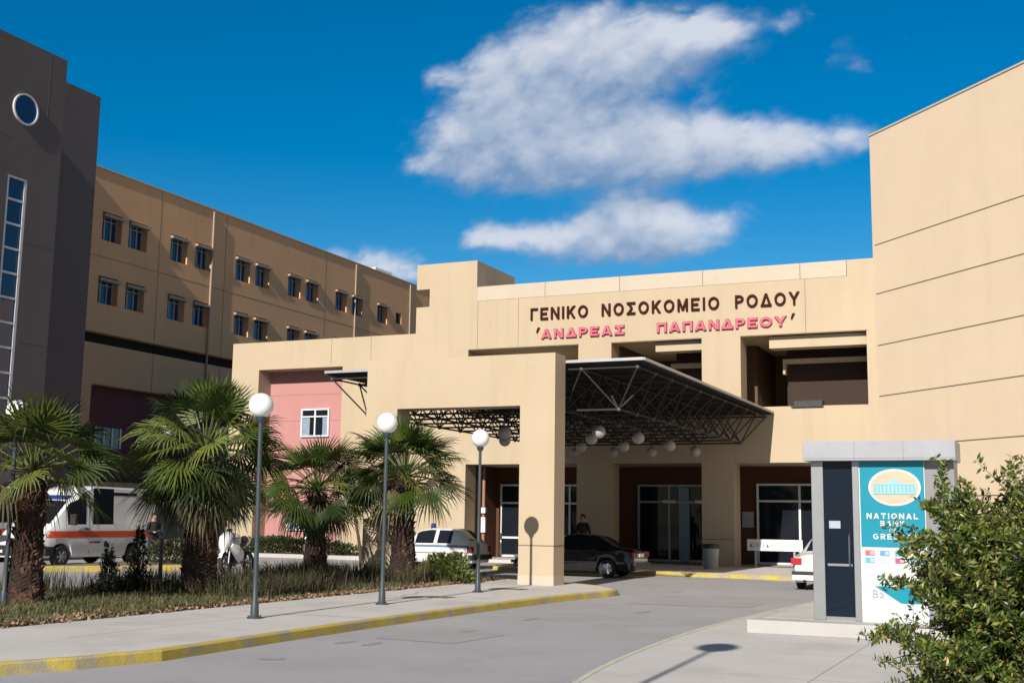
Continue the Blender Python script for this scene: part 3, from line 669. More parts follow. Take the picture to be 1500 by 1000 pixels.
# ------------------------------------------------------------------ Greek lettering on the front
s1 = thing('wall_lettering', 'dark brown Greek capital letters naming the hospital, upper line of the front', 'sign', (-12, YG, 8.66))
BROWN = mat('brown_letter', (.055, .013, .010), .8, .1, 6, spec=.08)
for (w, a, c) in (('ΓΕΝΙΚΟ', -17.09, -14.87), ('ΝΟΣΟΚΟΜΕΙΟ', -14.35, -10.12), ('ΡΟΔΟΥ', -9.57, -7.42)):
    for ch, q in stroke_word(w, FM, a, c, 8.68, 9.12, .076, .05, .012, ws_=.74): q.build('letter', BROWN, s1)
s2 = thing('wall_lettering', 'pink and red Greek letters between two tick marks, lower line of the front', 'sign', (-12, YG, 7.95))
PRED = mat('red_letter', (.36, .05, .085), .7, .1, 6, spec=.15); PPINK = mat('pink_letter', (.62, .15, .22), .7, .22, 9, spec=.15)
for (w, a, c) in (('ΑΝΔΡΕΑΣ', -16.66, -13.50), ('ΠΑΠΑΝΔΡΕΟΥ', -12.32, -7.86)):
    outl = stroke_word(w, FM, a, c, 7.975, 8.325, .098, .05, .012); face = stroke_word(w, FM, a, c, 7.975, 8.325, .098, .010, .0705, shrink=.016)
    for (ch, q), (_, p) in zip(outl, face):
        o = q.build('letter', PRED, s2); p.build('letter_face', PPINK, o)
for x in (-16.86, -7.72):
    q = MB(); n0 = [(x, 8.22), (x+.05, 8.22), (x+.14, 8.40), (x+.06, 8.40)]
    q.face(*[FM(a, -.07, z) for a, z in n0]); q.face(*[FM(a, -.02, z) for a, z in reversed(n0)])
    for k in range(4):
        a, c = n0[k], n0[(k+1) % 4]; q.face(FM(a[0], -.02, a[1]), FM(c[0], -.02, c[1]), FM(c[0], -.07, c[1]), FM(a[0], -.07, a[1]))
    q.build('tick_mark', BROWN, s2)
# white board on posts before the shop window
sb = thing('entrance_board', 'long low white board with grey Greek capitals before the shop window', 'sign', (-8.35, 38.98, .12))
b = MB(); b.box(-9.23, -7.45, 38.96, 39.0, .66, 1.02); b.build('board', WHITE, sb)
for a0 in (-9.0, -7.75): b = MB(); b.box(a0, a0+.06, 39.0, 39.05, .12, 1.0); b.build('post', GREYMETAL, sb)
FB = lambda s, d, z: (s, 38.96+d, z)
for (w, a, c) in (('ΚΕΝΤΡΙΚΗ', -9.13, -8.40), ('ΕΙΣΟΔΟΣ', -8.25, -7.58)):
    q = MB()
    for ch, p in text_mb(w, FB, a, c, .77, .92, .004, off=.0, proud=.001): i = len(q.v); q.v += p.v; q.f += [tuple(k+i for k in f) for f in p.f]
    q.build('lettering', mat('grey_lettering', (.30, .30, .34), .6, .05, 6), sb)

# ------------------------------------------------------------------ bank machine booth
bk = thing('bank_booth', 'grey cash machine booth with a turquoise bank panel on a white plinth', 'booth', (-2.1, 17.3, .3))
YK = 16.65; FK = lambda s, d, z: (s, YK+d, z)
pln = thing('booth_plinth', 'low white concrete slab under the cash machine booth', 'plinth', (-2.3, 17.2, .12))
b = MB(); b.box(-3.86, -.8, 16.2, 19.2, .12, .3); b.build('slab', CONCW, pln, bevel=.012)
b = MB(); b.box(-3.72, -.95, 16.66, 19.05, .300, .3035); b.build('top_screed', CONC, pln)
ZB, ZT = .304, 2.42
for (a0, a1, d1) in ((-3.05, -2.89, .16), (-2.505, -2.42, .14)): b = MB(); b.box(a0, a1, YK, YK+d1, ZB, ZT); b.build('column', ALU, bk, bevel=.006)
b = MB(); b.box(-2.889, -2.506, YK+.02, YK+.1, ZB, ZB+.05); b.build('door_sill', ALU, bk)
b = MB(); b.box(-2.889, -2.506, YK+.05, YK+.062, ZB+.05, ZT); gd = b.build('glass_door', glass('booth_glass', (.008, .014, .026), .03, .22), bk)
b = MB(); b.path([(-2.56, YK+.04, 1.0), (-2.56, YK-.01, 1.03), (-2.56, YK-.01, 1.42), (-2.56, YK+.04, 1.45)], .012, 8); b.build('door_handle', CHROME, gd, smooth=True)
b = MB(); b.box(-2.42, -1.575, YK+.02, YK+.10, ZB, ZT); sp = b.build('sign_panel', mat('panel_white', (.62, .62, .63), .35, .02, 4), bk)
TEAL = mat('turquoise_panel', (.0, .24, .34), .35, .05, 2)
b = MB(); b.box(-2.405, -1.585, YK+.012, YK+.019, 1.285, ZT-.005); b.build('turquoise_field', TEAL, sp)
b = MB(); b.box(-1.574, -1.21, YK+.06, YK+.12, ZB, ZT); b.build('side_panel', mat('dark_grey_panel', (.24, .235, .25), .4, .05, 3, metal=.2), bk)
b = MB(); b.box(-3.05, -2.98, YK+.161, YK+.7, ZB, ZT); b.box(-1.27, -1.21, YK+.121, YK+.7, ZB, ZT); b.box(-2.98, -1.27, YK+.64, YK+.7, ZB, ZT); b.build('body', MATS['dark_grey_panel'], bk)
b = MB(); b.box(-3.13, -1.17, YK-.14, YK+.75, ZT+.001, 2.685); b.build('roof_fascia', FASCIA, bk, bevel=.008)
b = MB(); b.box(-2.75, -2.2, YK+.35, YK+.62, ZB, 1.9); cm = b.build('cash_machine', mat('machine_grey', (.22, .24, .28), .5, .1, 5), bk, bevel=.02)
b = MB(); b.box(-2.68, -2.3, YK+.335, YK+.349, 1.3, 1.6); b.build('screen', GLASSB, cm)
b = MB()
for x in (-2.45, -1.82): b.box(x, x+.006, YK-.1425, YK-.1401, ZT+.012, 2.675)
b.box(-3.12, -1.18, YK-.1425, YK-.1401, ZT+.03, ZT+.036); b.build('fascia_seam', mat('seam_grey', (.20, .20, .22), .6, .1, 5), bk)
b = MB(); b.box(-2.86, -2.535, YK+.046, YK+.0495, 1.02, 1.05); b.build('door_rail', ALU, gd)
b = MB(); b.box(-2.83, -2.68, YK+.046, YK+.0495, 1.52, 1.62); b.build('door_sticker', mat('pale_sticker', (.35, .42, .46), .5, .1, 9), gd)
# emblem and wording on the panel
def ell(mb, cx, cz, a, c, d0, d1, n=36):
    f = [FK(cx+a*math.cos(2*math.pi*k/n), d0, cz+c*math.sin(2*math.pi*k/n)) for k in range(n)]; h = [FK(cx+a*math.cos(2*math.pi*k/n), d1, cz+c*math.sin(2*math.pi*k/n)) for k in range(n)]
    mb.grid([f, h], wrap=True); mb.face(*f); return mb
PW = mat('print_white', (.60, .61, .60), .45, .02, 4); CREAM = mat('print_cream', (.58, .43, .31), .45, .05, 5); PBLUE = mat('print_pale_blue', (.30, .50, .56), .45, .08, 6)
em = ell(MB(), -1.96, 2.07, .335, .245, .006, .012).build('emblem', PW, sp)
ell(MB(), -1.96, 2.07, .305, .215, .003, .0059).build('emblem_field', CREAM, em)
b = MB(); b.fbox(FK, -2.23, -1.69, .0005, .0029, 1.985, 2.125); b.fbox(FK, -2.02, -1.90, .0005, .0029, 2.126, 2.155); b.face(FK(-2.04, .001, 2.156), FK(-1.88, .001, 2.156), FK(-1.96, .001, 2.19)); eb = b.build('emblem_building', PBLUE, em)
b = MB()
for k in range(11): b.fbox(FK, -2.215+k*.05, -2.203+k*.05, -.001, .0003, 2.0, 2.09)
b.fbox(FK, -2.235, -1.685, -.001, .0003, 1.975, 1.984); b.fbox(FK, -2.225, -1.695, -.001, .0003, 2.10, 2.106)
b.build('emblem_columns', mat('print_teal_line', (.10, .42, .48), .5, .05, 6), eb)
def words(lst, m, name):
    for (w, cx, z0, h, gap) in lst:
        q = MB()
        for ch, p_ in stroke_word(w, lambda s, dd, z: FK(s, .0115+dd, z), cx-.1, cx+.1, z0, z0+h, h*.22, .003, .0005, ws_=.85, gap=gap*h): i = len(q.v); q.v += p_.v; q.f += [tuple(k+i for k in f) for f in p_.f]
        q.build(name, m, sp)
words([('NATIONAL', -2.0, 1.655, .075, .32), ('BANK', -2.0, 1.56, .07, .32), ('OF', -2.0, 1.49, .042, .3), ('GREECE', -2.0, 1.385, .075, .32)], PW, 'lettering')
b = MB()
CARDS = [((-2.36, 1.17), (.62, .12, .16)), ((-2.17, 1.17), (.12, .30, .55)), ((-1.98, 1.17), (.05, .40, .62)), ((-1.79, 1.17), (.55, .5, .2)), ((-2.36, 1.075), (.10, .42, .55)), ((-2.17, 1.075), (.45, .55, .66)), ((-1.98, 1.075), (.45, .08, .22)), ((-1.79, 1.075), (.2, .35, .6))]
for k, ((x, z), c) in enumerate(CARDS):
    b = MB(); b.fbox(FK, x, x+.12, .015, .0195, z, z+.07); cd = b.build('card_mark', mat('card_print_%s' % 'abcdefgh'[k], c, .5, .05, 9), sp)
    b = MB(); b.fbox(FK, x+.065, x+.112, .012, .0149, z+.012, z+.058) ; b.build('card_patch', mat('card_patch_%s' % 'abcdefgh'[k], tuple(min(.8, c_*.5+.35) for c_ in c), .5, .05, 9), cd)
for ch_, p in text_mb('24', lambda s, dd, z: FK(s, .019+dd, z), -2.20, -1.96, .80, .92, .003, off=.0, gap=.5): p.build('numeral', TEAL, sp)
b = MB(); b.face(FK(-2.25, .0165, .775), FK(-1.62, .0165, .775), FK(-1.62, .0165, .56), FK(-1.92, .0165, .56)); b.build('turquoise_wedge', TEAL, sp)
for ch_, p in text_mb('Ba', lambda s, dd, z: FK(s, .019+dd, z), -2.28, -2.13, .62, .73, .003, off=.0, gap=.4): p.build('letter', MATS['grey_lettering'], sp)

# ------------------------------------------------------------------ lamp posts
LG = 'globe lamp posts along the pavement and verge'
def lamp(h=3.06, rg=.182, label='x', group=LG):
    t = thing('globe_lamp_post', label, 'street lamp', (0, 0, 0), group)
    q = MB(); q.lathe([(.0, 0), (.11, 0), (.11, .02), (.062, .03), (.055, .22), (.04, .25), (.036, .6), (.03, h-rg-.08), (.06, h-rg-.05), (.075, h-rg+.02), (.0, h-rg+.02)], (0, 0, 0), 12)
    for k in range(4):
        a = math.pi/4+k*math.pi/2; q.tube((.085*math.cos(a), .085*math.sin(a), .018), (.085*math.cos(a), .085*math.sin(a), .045), .012, 6)
    q.build('pole', POLE, t, smooth=True, local=True)
    q = MB(); q.sphere((0, 0, h), rg, 28, 16); q.build('globe', GLOBE, t, smooth=True, local=True); return t
L0 = lamp(label='globe lamp post nearest on the pavement, before the large palm'); L0.location = (-10.56, 14.43, .12); L0.rotation_euler = (0, math.radians(-.9), 0)
dup(L0, (-10.46, 17.84, .12), .7, 'middle globe lamp post of the three on the pavement'); 
dup(L0, (-10.6, 21.82, .12), 1.9, 'globe lamp post farthest along the pavement, before the portal opening')
dup(L0, (-15.2, 14.2, .12), .3, 'globe lamp post behind the leftmost palm, only its globe showing')
dup(L0, (-15.7, 18.4, .12), 2.2, 'lamp post on the verge with its globe half hidden in the large palm')
sl = lamp(6.9, .24, 'tall globe lamp beside the camera casting its shadow on the right pavement', None); sl.name = 'tall_lamp_post'; sl.location = (-3.02, 2.3, .0)

# ------------------------------------------------------------------ palms
def blade_leaf(mb, base, d, side, R, n=19, spread=1.85, droop=.25, fold=.12, jag=.13, gapw=.97):
    """one fan leaf: n pleated segments from the hastula, split towards drooping tips"""
    d = d.normalized(); side = (side-d*side.dot(d)).normalized(); nrm = d.cross(side)
    for k in range(n):
        t = (k+.5)/n*2-1; a = t*spread; L_ = R*(1-.20*abs(t)**2)*(1+rnd(-jag, jag)); dirv = d*math.cos(a)+side*math.sin(a)
        pr = side*math.cos(a)-d*math.sin(a); wd = spread/n*1.02
        lift = nrm*(fold*R*(.25*abs(t)))
        def pt(f, w, dz): return base+dirv*(L_*f)+pr*w-Vector((0, 0, dz))+lift*f
        z1 = droop*R*.10; z2 = droop*R*rnd(.3, .55); z3 = droop*R*rnd(.8, 1.7)
        w1 = L_*.40*wd*gapw; w2 = L_*.36*wd*gapw; rid = nrm*(w1*.35)
        i = len(mb.v)
        P = [base, pt(.45, -w1, z1), pt(.45, 0, z1)+rid, pt(.45, w1, z1), pt(.76, -w2*.8, z2), pt(.76, 0, z2)+rid*.7, pt(.76, w2*.8, z2), pt(1.0, 0, z3)]
        mb.v += [tuple(p) for p in P]; mb.f += [(i, i+1, i+2), (i, i+2, i+3), (i+1, i+4, i+5, i+2), (i+2, i+5, i+6, i+3), (i+4, i+7, i+5), (i+5, i+7, i+6)]
LEAF = mat('palm_green', (.06, .10, .02), .5, .2, 4, island=[(.008, .018, .002), (.016, .034, .004), (.045, .075, .008), (.012, .026, .003), (.17, .20, .04), (.024, .048, .005), (.075, .115, .012), (.014, .030, .003), (.11, .15, .022)], trans=.16)
LEAFOLD = mat('palm_old', (.2, .16, .06), .6, .2, 4, island=[(.02, .035, .008), (.06, .06, .02), (.19, .14, .07), (.03, .045, .012), (.09, .075, .03)], trans=.18)
BARK = mat('palm_bark', (.032, .018, .014), .95, .35, 5, bump=.9, bscale=16, dirt=((.24, .10, .06), 3.2, .54, .66, .85))
def palm(name_label, loc, zc, rt, R, nl, seed, nold=14, reach=1.0, lean=(0, 0), elr=120, eld=(-62, -28)):
    random.seed(seed); t = thing('fan_palm', name_label, 'palm', loc, 'fan palms on the verge')
    c = Vector((lean[0], lean[1], zc))
    # trunk with bulging boot scales
    q = MB(); rows = []; nr = 34; na = 22
    for k in range(nr+1):
        f = k/nr; z = f*zc*.98; r = rt*(1.28-.30*min(1, f*2.2) if f < .45 else .99-.10*f); row = []
        for a in range(na):
            th = 2*math.pi*a/na+.25*k; bulge = 1+.10*((k+a) % 2)+.07*noise.noise(Vector((a*.7, k*.5, seed)))
            row.append((c.x*f+r*bulge*math.cos(th), c.y*f+r*bulge*math.sin(th), z))
        rows.append(row)
    q.grid(rows, wrap=True); tr = q.build('trunk', BARK, t, local=True)
    q = MB()
    for k in range(int(150)):
        f = rnd(.03, .98); th = rnd(0, 6.28); z = f*zc*.96; r = rt*(1.22-.3*min(1, f*2.2)) if f < .45 else rt*.95
        o = Vector((c.x*f+r*math.cos(th), c.y*f+r*math.sin(th), z)); out = Vector((math.cos(th), math.sin(th), 0)); tg = Vector((-math.sin(th), math.cos(th), 0)); w = rnd(.03, .06); h = rnd(.07, .16)
        q.v += [tuple(o-tg*w), tuple(o+tg*w), tuple(o+out*rnd(.05, .10)+Vector((0, 0, h))+tg*w*.3), tuple(o+out*.03+Vector((0, 0, h*.9))-tg*w*.5)]; i = len(q.v)-4; q.f += [(i, i+1, i+2, i+3)]
    q.build('leaf_boots', mat('boot_scale', (.13, .07, .05), .9, .3, 6, island=[(.018, .011, .009), (.05, .026, .018), (.18, .085, .055), (.03, .017, .012)]), tr, local=True)
    q = MB(); s_ = MB()
    for k in range(nl):
        el = math.radians(84-elr*((k+.5)/nl)**.85+rnd(-13, 13)); az = k*2.39996+rnd(-.25, .25)
        d = Vector((math.cos(az)*math.cos(el), math.sin(az)*math.cos(el), math.sin(el))); lp = R*(.62+.25*math.cos(el))*rnd(.8, 1.12)*reach
        end = c+d*lp-Vector((0, 0, .10*lp*(1-math.sin(el)))); side = Vector((-math.sin(az), math.cos(az), 0))
        s_.path([c+d*.06, c+d*lp*.55, end], [.020, .015, .010], 5)
        dl = (d*1.0-Vector((0, 0, .25*math.cos(el)+rnd(0, .22)))).normalized()
        side = (Matrix.Rotation(rnd(-.8, .8), 3, d) @ side)
        blade_leaf(q, end, dl, side, R*rnd(.56, .76), 21, rnd(1.35, 1.85), droop=rnd(.10, .30) if el < .9 else .06)
    cr = q.build('crown', LEAF, t, local=True); s_.build('leaf_stalks', mat('palm_stalk', (.11, .13, .035), .6, .2, 5), cr, smooth=True, local=True)
    q = MB()
    for k in range(nold):
        az = k*2.39996+rnd(-.3, .3); el = math.radians(rnd(*eld)); d = Vector((math.cos(az)*math.cos(el), math.sin(az)*math.cos(el), math.sin(el))); lp = R*rnd(.45, .75)
        end = c+d*lp; q.path([c+d*.1-Vector((0, 0, .1)), end], [.016, .009], 5)
        blade_leaf(q, end, (d*.6-Vector((0, 0, .6))).normalized(), Vector((-math.sin(az), math.cos(az), 0)), R*rnd(.5, .68), 13, rnd(.7, 1.2), droop=.5)
    q.build('old_fronds', LEAFOLD, t, local=True)
    return t
palm('leftmost fan palm with a thick peeling reddish trunk beside the ambulance', (-15.06, 14.48, .12), 2.10, .215, 1.06, 44, 11, 5, elr=92, eld=(-25, -8))
palm('largest fan palm with a dense shaggy crown beside the nearest lamp post', (-14.26, 17.76, .12), 2.62, .25, 1.08, 70, 22, 46, elr=122)
palm('smaller dark fan palm before the pink wall, between the large palm and the portal', (-15.45, 23.3, .12), 2.05, .215, 1.0, 48, 33, 12, elr=110, eld=(-45, -20))
palm('bright fan palm with stout trunk in front of the left portal leg', (-13.62, 24.1, .12), 2.38, .235, 1.14, 50, 44, 4, elr=96, eld=(-28, -10))

# ------------------------------------------------------------------ shrubs, hedges, grass
def leafy(mb, pts, size, asp=.5, spread=.5, up_bias=.3):
    for p, out in pts:
        d = (out+Vector((rnd(-1, 1), rnd(-1, 1), rnd(-1, 1)))*spread+Vector((0, 0, up_bias))).normalized(); s = d.cross(Vector((rnd(-1, 1), rnd(-1, 1), rnd(-1, 1))))
        if s.length < .05: continue
        s.normalize(); nn = d.cross(s); L_ = size*rnd(.65, 1.3); w = L_*asp*.5; i = len(mb.v)
        mb.v += [tuple(p), tuple(p+d*L_*.45+s*w+nn*w*.35), tuple(p+d*L_), tuple(p+d*L_*.45-s*w+nn*w*.35), tuple(p+d*L_*.5)]
        mb.f += [(i, i+1, i+4), (i+1, i+2, i+4), (i+2, i+3, i+4), (i+3, i, i+4)]
BUSH = mat('bush_leaf', (.09, .12, .025), .38, .2, 5, island=[(.022, .050, .008), (.075, .125, .014), (.17, .215, .03), (.36, .35, .10), (.040, .080, .012), (.11, .165, .022), (.03, .065, .010)], trans=.28)
YLEAF = mat('yellow_leaf', (.45, .33, .04), .5, .2, 5, island=[(.30, .27, .04), (.50, .36, .04), (.42, .22, .04)], trans=.2)
TWIG = mat('brown_twig', (.07, .05, .03), .9, .2, 9)
def big_bush():
    random.seed(5); loc = (.0, 8.0, .12); t = thing('leafy_bush', 'tall green bush with small leaves in front of the booth, cut by the right edge', 'bush', loc)
    st = MB(); lf = MB(); yl = MB(); 
    def shoot(base, d, L_, r, dens, depth=0):
        p = Vector(base); d = d.normalized(); n = max(4, int(L_/.07)); pts = [p.copy()]
        for k in range(n):
            d = (d+Vector((rnd(-1, 1), rnd(-1, 1), rnd(-.6, .9)))*.11).normalized(); p = p+d*(L_/n); pts.append(p.copy())
            f = (k+1)/n
            if f > (.30 if depth == 0 else .1):
                for _ in range(dens):
                    a = rnd(0, 6.28); o = d.orthogonal().normalized(); o = Matrix.Rotation(a, 3, d) @ o
                    leafy(yl if random.random() < .022 else lf, [(p+o*.004-d*rnd(0, L_/n), o)], .044, .40, .35, .45)
            if depth < 2 and random.random() < (.62 if depth == 0 else .28) and .22 < f < .97:
                o = Matrix.Rotation(rnd(0, 6.28), 3, d) @ d.orthogonal().normalized()
                shoot(p, o*1.0+d*.55+Vector((0, 0, .12)), L_*rnd(.20, .42)*(1-f*.35), r*.5, dens, depth+1)
        st.path(pts, [r*(1-.75*k/n) for k in range(n+1)], 5)
    for k in range(124):
        az = rnd(0, 6.28); tilt = abs(random.gauss(0, .30)); H = 1.80*rnd(.74, 1.0)*(1-.22*tilt)
        b0 = Vector((math.cos(az), math.sin(az), 0))*rnd(0, .34); shoot(b0, Vector((math.cos(az)*math.sin(tilt), math.sin(az)*math.sin(tilt), math.cos(tilt))), H, .008, 9)
    for k in range(44):
        az = rnd(0, 6.28); b0 = Vector((math.cos(az), math.sin(az), 0))*rnd(.05, .3); tl = rnd(.85, 1.3); shoot(b0+Vector((0, 0, rnd(.05, .45))), Vector((math.cos(az)*math.sin(tl), math.sin(az)*math.sin(tl), math.cos(tl))), rnd(.6, .98), .009, 7)
    for (az, tl, H) in ((2.9, .36, 1.6), (3.3, .42, 1.55), (2.7, .55, 1.45), (3.1, .62, 1.35), (3.5, .7, 1.25), (2.8, .85, 1.15), (.2, .12, 1.9), (1.2, .1, 1.85), (.6, .2, 1.95)): shoot(Vector((0, 0, 0)), Vector((math.cos(az)*math.sin(tl), math.sin(az)*math.sin(tl), math.cos(tl))), H, .012, 3)
    st.build('stems', TWIG, t, local=True); lf.build('foliage', BUSH, t, local=True); yl.build('yellow_leaves', YLEAF, t, local=True)
big_bush()
def clump(name, label, cat, loc, rx, ry, h, n, leaf, m, seed, group=None, cone=False, asp=.45, stem=True):
    random.seed(seed); t = thing(name, label, cat, loc, group); q = MB(); pts = []
    for _ in range(n):
        z = random.random()**(1.4 if cone else .9); a = rnd(0, 6.28); k = (1-z*.9) if cone else math.sqrt(max(.02, 1-(z*1.0-.3)**2/.55)); r = math.sqrt(random.random()); lum = 1+.35*noise.noise(Vector((math.cos(a)*2, math.sin(a)*2, z*3+seed)))
        o = Vector((math.cos(a)*rx*k*r*lum, math.sin(a)*ry*k*r*lum, z*h*lum)); pts.append((o, Vector((math.cos(a), math.sin(a), .4))))
    leafy(q, pts, leaf, asp, .6, .5); q.build('foliage', m, t, local=True)
    if stem:
        q = MB()
        for _ in range(7): a = rnd(0, 6.28); q.path([(0, 0, 0), (math.cos(a)*rx*.3, math.sin(a)*ry*.3, h*.4), (math.cos(a)*rx*.5, math.sin(a)*ry*.5, h*.75)], [.015, .010, .005], 5)
        q.build('stems', TWIG, t, local=True)
    return t
CONIF = mat('dark_conifer', (.012, .02, .01), .8, .2, 5, island=[(.008, .012, .007), (.018, .024, .012), (.03, .035, .018)])
HEDGE = mat('hedge_leaf', (.03, .05, .014), .6, .2, 5, island=[(.012, .022, .008), (.028, .048, .014), (.055, .08, .022)], trans=.1)
clump('dwarf_conifer', 'lower and wider of two dark dwarf conifers on the verge', 'shrub', (-15.6, 16.9, .12), .30, .30, .80, 1500, .06, CONIF, 3, 'dwarf conifers between the palms', True)
clump('dwarf_conifer', 'taller and darker of two dark dwarf conifers on the verge', 'shrub', (-15.45, 17.5, .12), .30, .30, 1.12, 1900, .06, CONIF, 4, 'dwarf conifers between the palms', True)
FRESH = mat('fresh_leaf', (.1, .16, .03), .5, .2, 5, island=[(.05, .10, .016), (.12, .18, .035), (.20, .22, .05), (.04, .07, .015)], trans=.25)
clump('leafy_shrub', 'bright green low shrub at the foot of the farthest lamp post', 'shrub', (-12.6, 24.3, .12), .62, .5, .60, 1500, .10, FRESH, 6)
clump('clipped_hedge', 'low dark hedge along the foot of the pink wall', 'hedge', (-26.6, 38.4, .13), 3.2, .45, .55, 7500, .11, HEDGE, 8, stem=False)
clump('flowering_shrub', 'green shrub with red and white flowers beside the standing attendant', 'shrub', (-23.7, 28.2, .13), .8, .6, .62, 1600, .10, HEDGE, 9)
fl = bpy.data.objects['flowering_shrub']; q = MB(); q2 = MB(); random.seed(3)
for k in range(60): a = rnd(0, 6.28); rr = rnd(.1, .75); leafy(q if k % 2 else q2, [(Vector((math.cos(a)*rr, math.sin(a)*rr*.7, rnd(.3, .66))), Vector((.2, -1, .4))) for _ in range(3)], .08, .9)
q.build('red_blossom', mat('red_petal', (.5, .06, .05), .6, .2, 5), fl, local=True); q2.build('white_blossom', mat('white_petal', (.75, .66, .62), .6, .1, 5), fl, local=True)
pt_ = thing('stone_planter', 'low grey stone planter box beside the flowering shrub', 'planter', (-22.55, 28.3, .13))
b = MB(); b.box(-22.95, -22.15, 28.1, 28.55, .13, .20); b.box(-22.9, -22.2, 28.14, 28.51, .20, .46); b.box(-22.95, -22.15, 28.1, 28.55, .46, .54); b.build('trough', mat('grey_stone', (.30, .28, .25), .9, .15, 4, bump=.3), pt_)
b = MB(); pp = [(Vector((rnd(-22.9, -22.2), rnd(28.15, 28.5), .54)), Vector((0, 0, 1))) for _ in range(90)]; leafy(b, pp, .14, .4, .8); b.build('plants', HEDGE, pt_)
def young_tree():
    random.seed(21); t = thing('young_tree', 'slender young tree with a leaning thin trunk behind the verge', 'tree', (-19.9, 32.6, 0.0)); q = MB()
    q.path([(0, 0, 0), (-.05, 0, .5), (-.16, .02, 1.0), (-.34, .05, 1.6), (-.45, .05, 2.2)], [.06, .055, .05, .04, .02], 8)
    for a in range(9): th = a*.7; q.path([(-.3, .05, 1.5+a*.07), (-.35+.55*math.cos(th), .05+.5*math.sin(th), 2.0+a*.08)], [.02, .006], 5)
    q.build('trunk', TWIG, t, local=True, smooth=True); q = MB(); pts = []
    for _ in range(1500):
        th = rnd(0, 6.28); r = .75*random.random()**.5; pts.append((Vector((-.4+r*math.cos(th), r*math.sin(th), 1.75+rnd(0, .9)+.2*math.sin(th*3))), Vector((math.cos(th), math.sin(th), .2))))
    leafy(q, pts, .10, .45, .7); q.build('crown', HEDGE, t, local=True)
young_tree()
GRASS = mat('dry_grass', (.2, .17, .08), .85, .2, 5, island=[(.025, .055, .010), (.055, .085, .018), (.17, .145, .065), (.25, .20, .11), (.07, .075, .03), (.035, .07, .013)], trans=.15)
WEED = mat('dry_weed', (.12, .10, .06), .95, .2, 5, island=[(.022, .028, .010), (.05, .048, .02), (.10, .08, .045), (.03, .04, .012), (.17, .13, .075)], trans=.1)
DLEAF = mat('fallen_leaf', (.3, .18, .12), .85, .2, 5, island=[(.30, .17, .11), (.40, .26, .18), (.20, .10, .06), (.34, .22, .13)])
def grass():
    random.seed(9); q = MB(); w = MB(); l = MB()
    def bl(mb, x, y, h, wd, bend):
        a = rnd(0, 6.28); d = Vector((math.cos(a), math.sin(a), 0)); s = Vector((-d.y, d.x, 0))*wd; p = Vector((x, y, .12)); i = len(mb.v)
        m_ = p+d*bend*h*.35+Vector((0, 0, h*.6)); e = p+d*bend*h+Vector((0, 0, h*(1-.3*bend)))
        mb.v += [tuple(p-s), tuple(p+s), tuple(m_+s*.7), tuple(m_-s*.7), tuple(e)]; mb.f += [(i, i+1, i+2, i+3), (i+3, i+2, i+4)]
    def edge(y): return -12.27+.10*noise.noise(Vector((0, y*1.7, 0)))-.05 if y > 11.4 else -12.27-(11.4-y)*.63
    for _ in range(52000):
        y = 9.7+17.0*random.random(); e = edge(y); x = e-(4.9*random.random()**1.25); 
        n = noise.noise(Vector((x*.9, y*.9, 1.3)))
        if n < -.28 and random.random() < .75: continue
        bl(q, x, y, rnd(.04, .15)*(1+.6*max(0, n)), rnd(.004, .009), rnd(.2, .9))
    for _ in range(17000):
        y = 16.8+9.8*random.random(); x = edge(y)-.30-3.9*random.random()**1.1; n = noise.noise(Vector((x*.7, y*.7, 5.1)))
        if n < .02 and random.random() < .88: continue
        bl(w, x, y, rnd(.14, .50)*(1+.8*max(0, n)), rnd(.004, .011), rnd(.1, .95))
    for _ in range(2600):
        y = 10+6.9*random.random(); x = -16.4+rnd(-1.0, .7); bl(w, x, y, rnd(.25, .62), rnd(.003, .006), rnd(.05, .35))
    for _ in range(4200):
        y = 9.8+16.0*random.random(); dd = abs(random.gauss(0, .16 if y > 14.5 else .34)); x = edge(y)-dd+.07; p = Vector((x, y, .13+rnd(0, .035))); leafy(l, [(p, Vector((rnd(-1, 1), rnd(-1, 1), 0)))], .055, .8, .5, .05)
    for mb, nm, m_ in ((q, 'grass', GRASS), (w, 'tall_weeds', WEED), (l, 'fallen_leaves', DLEAF)): o = mb.build(nm, m_); o['kind'] = 'stuff'
grass()

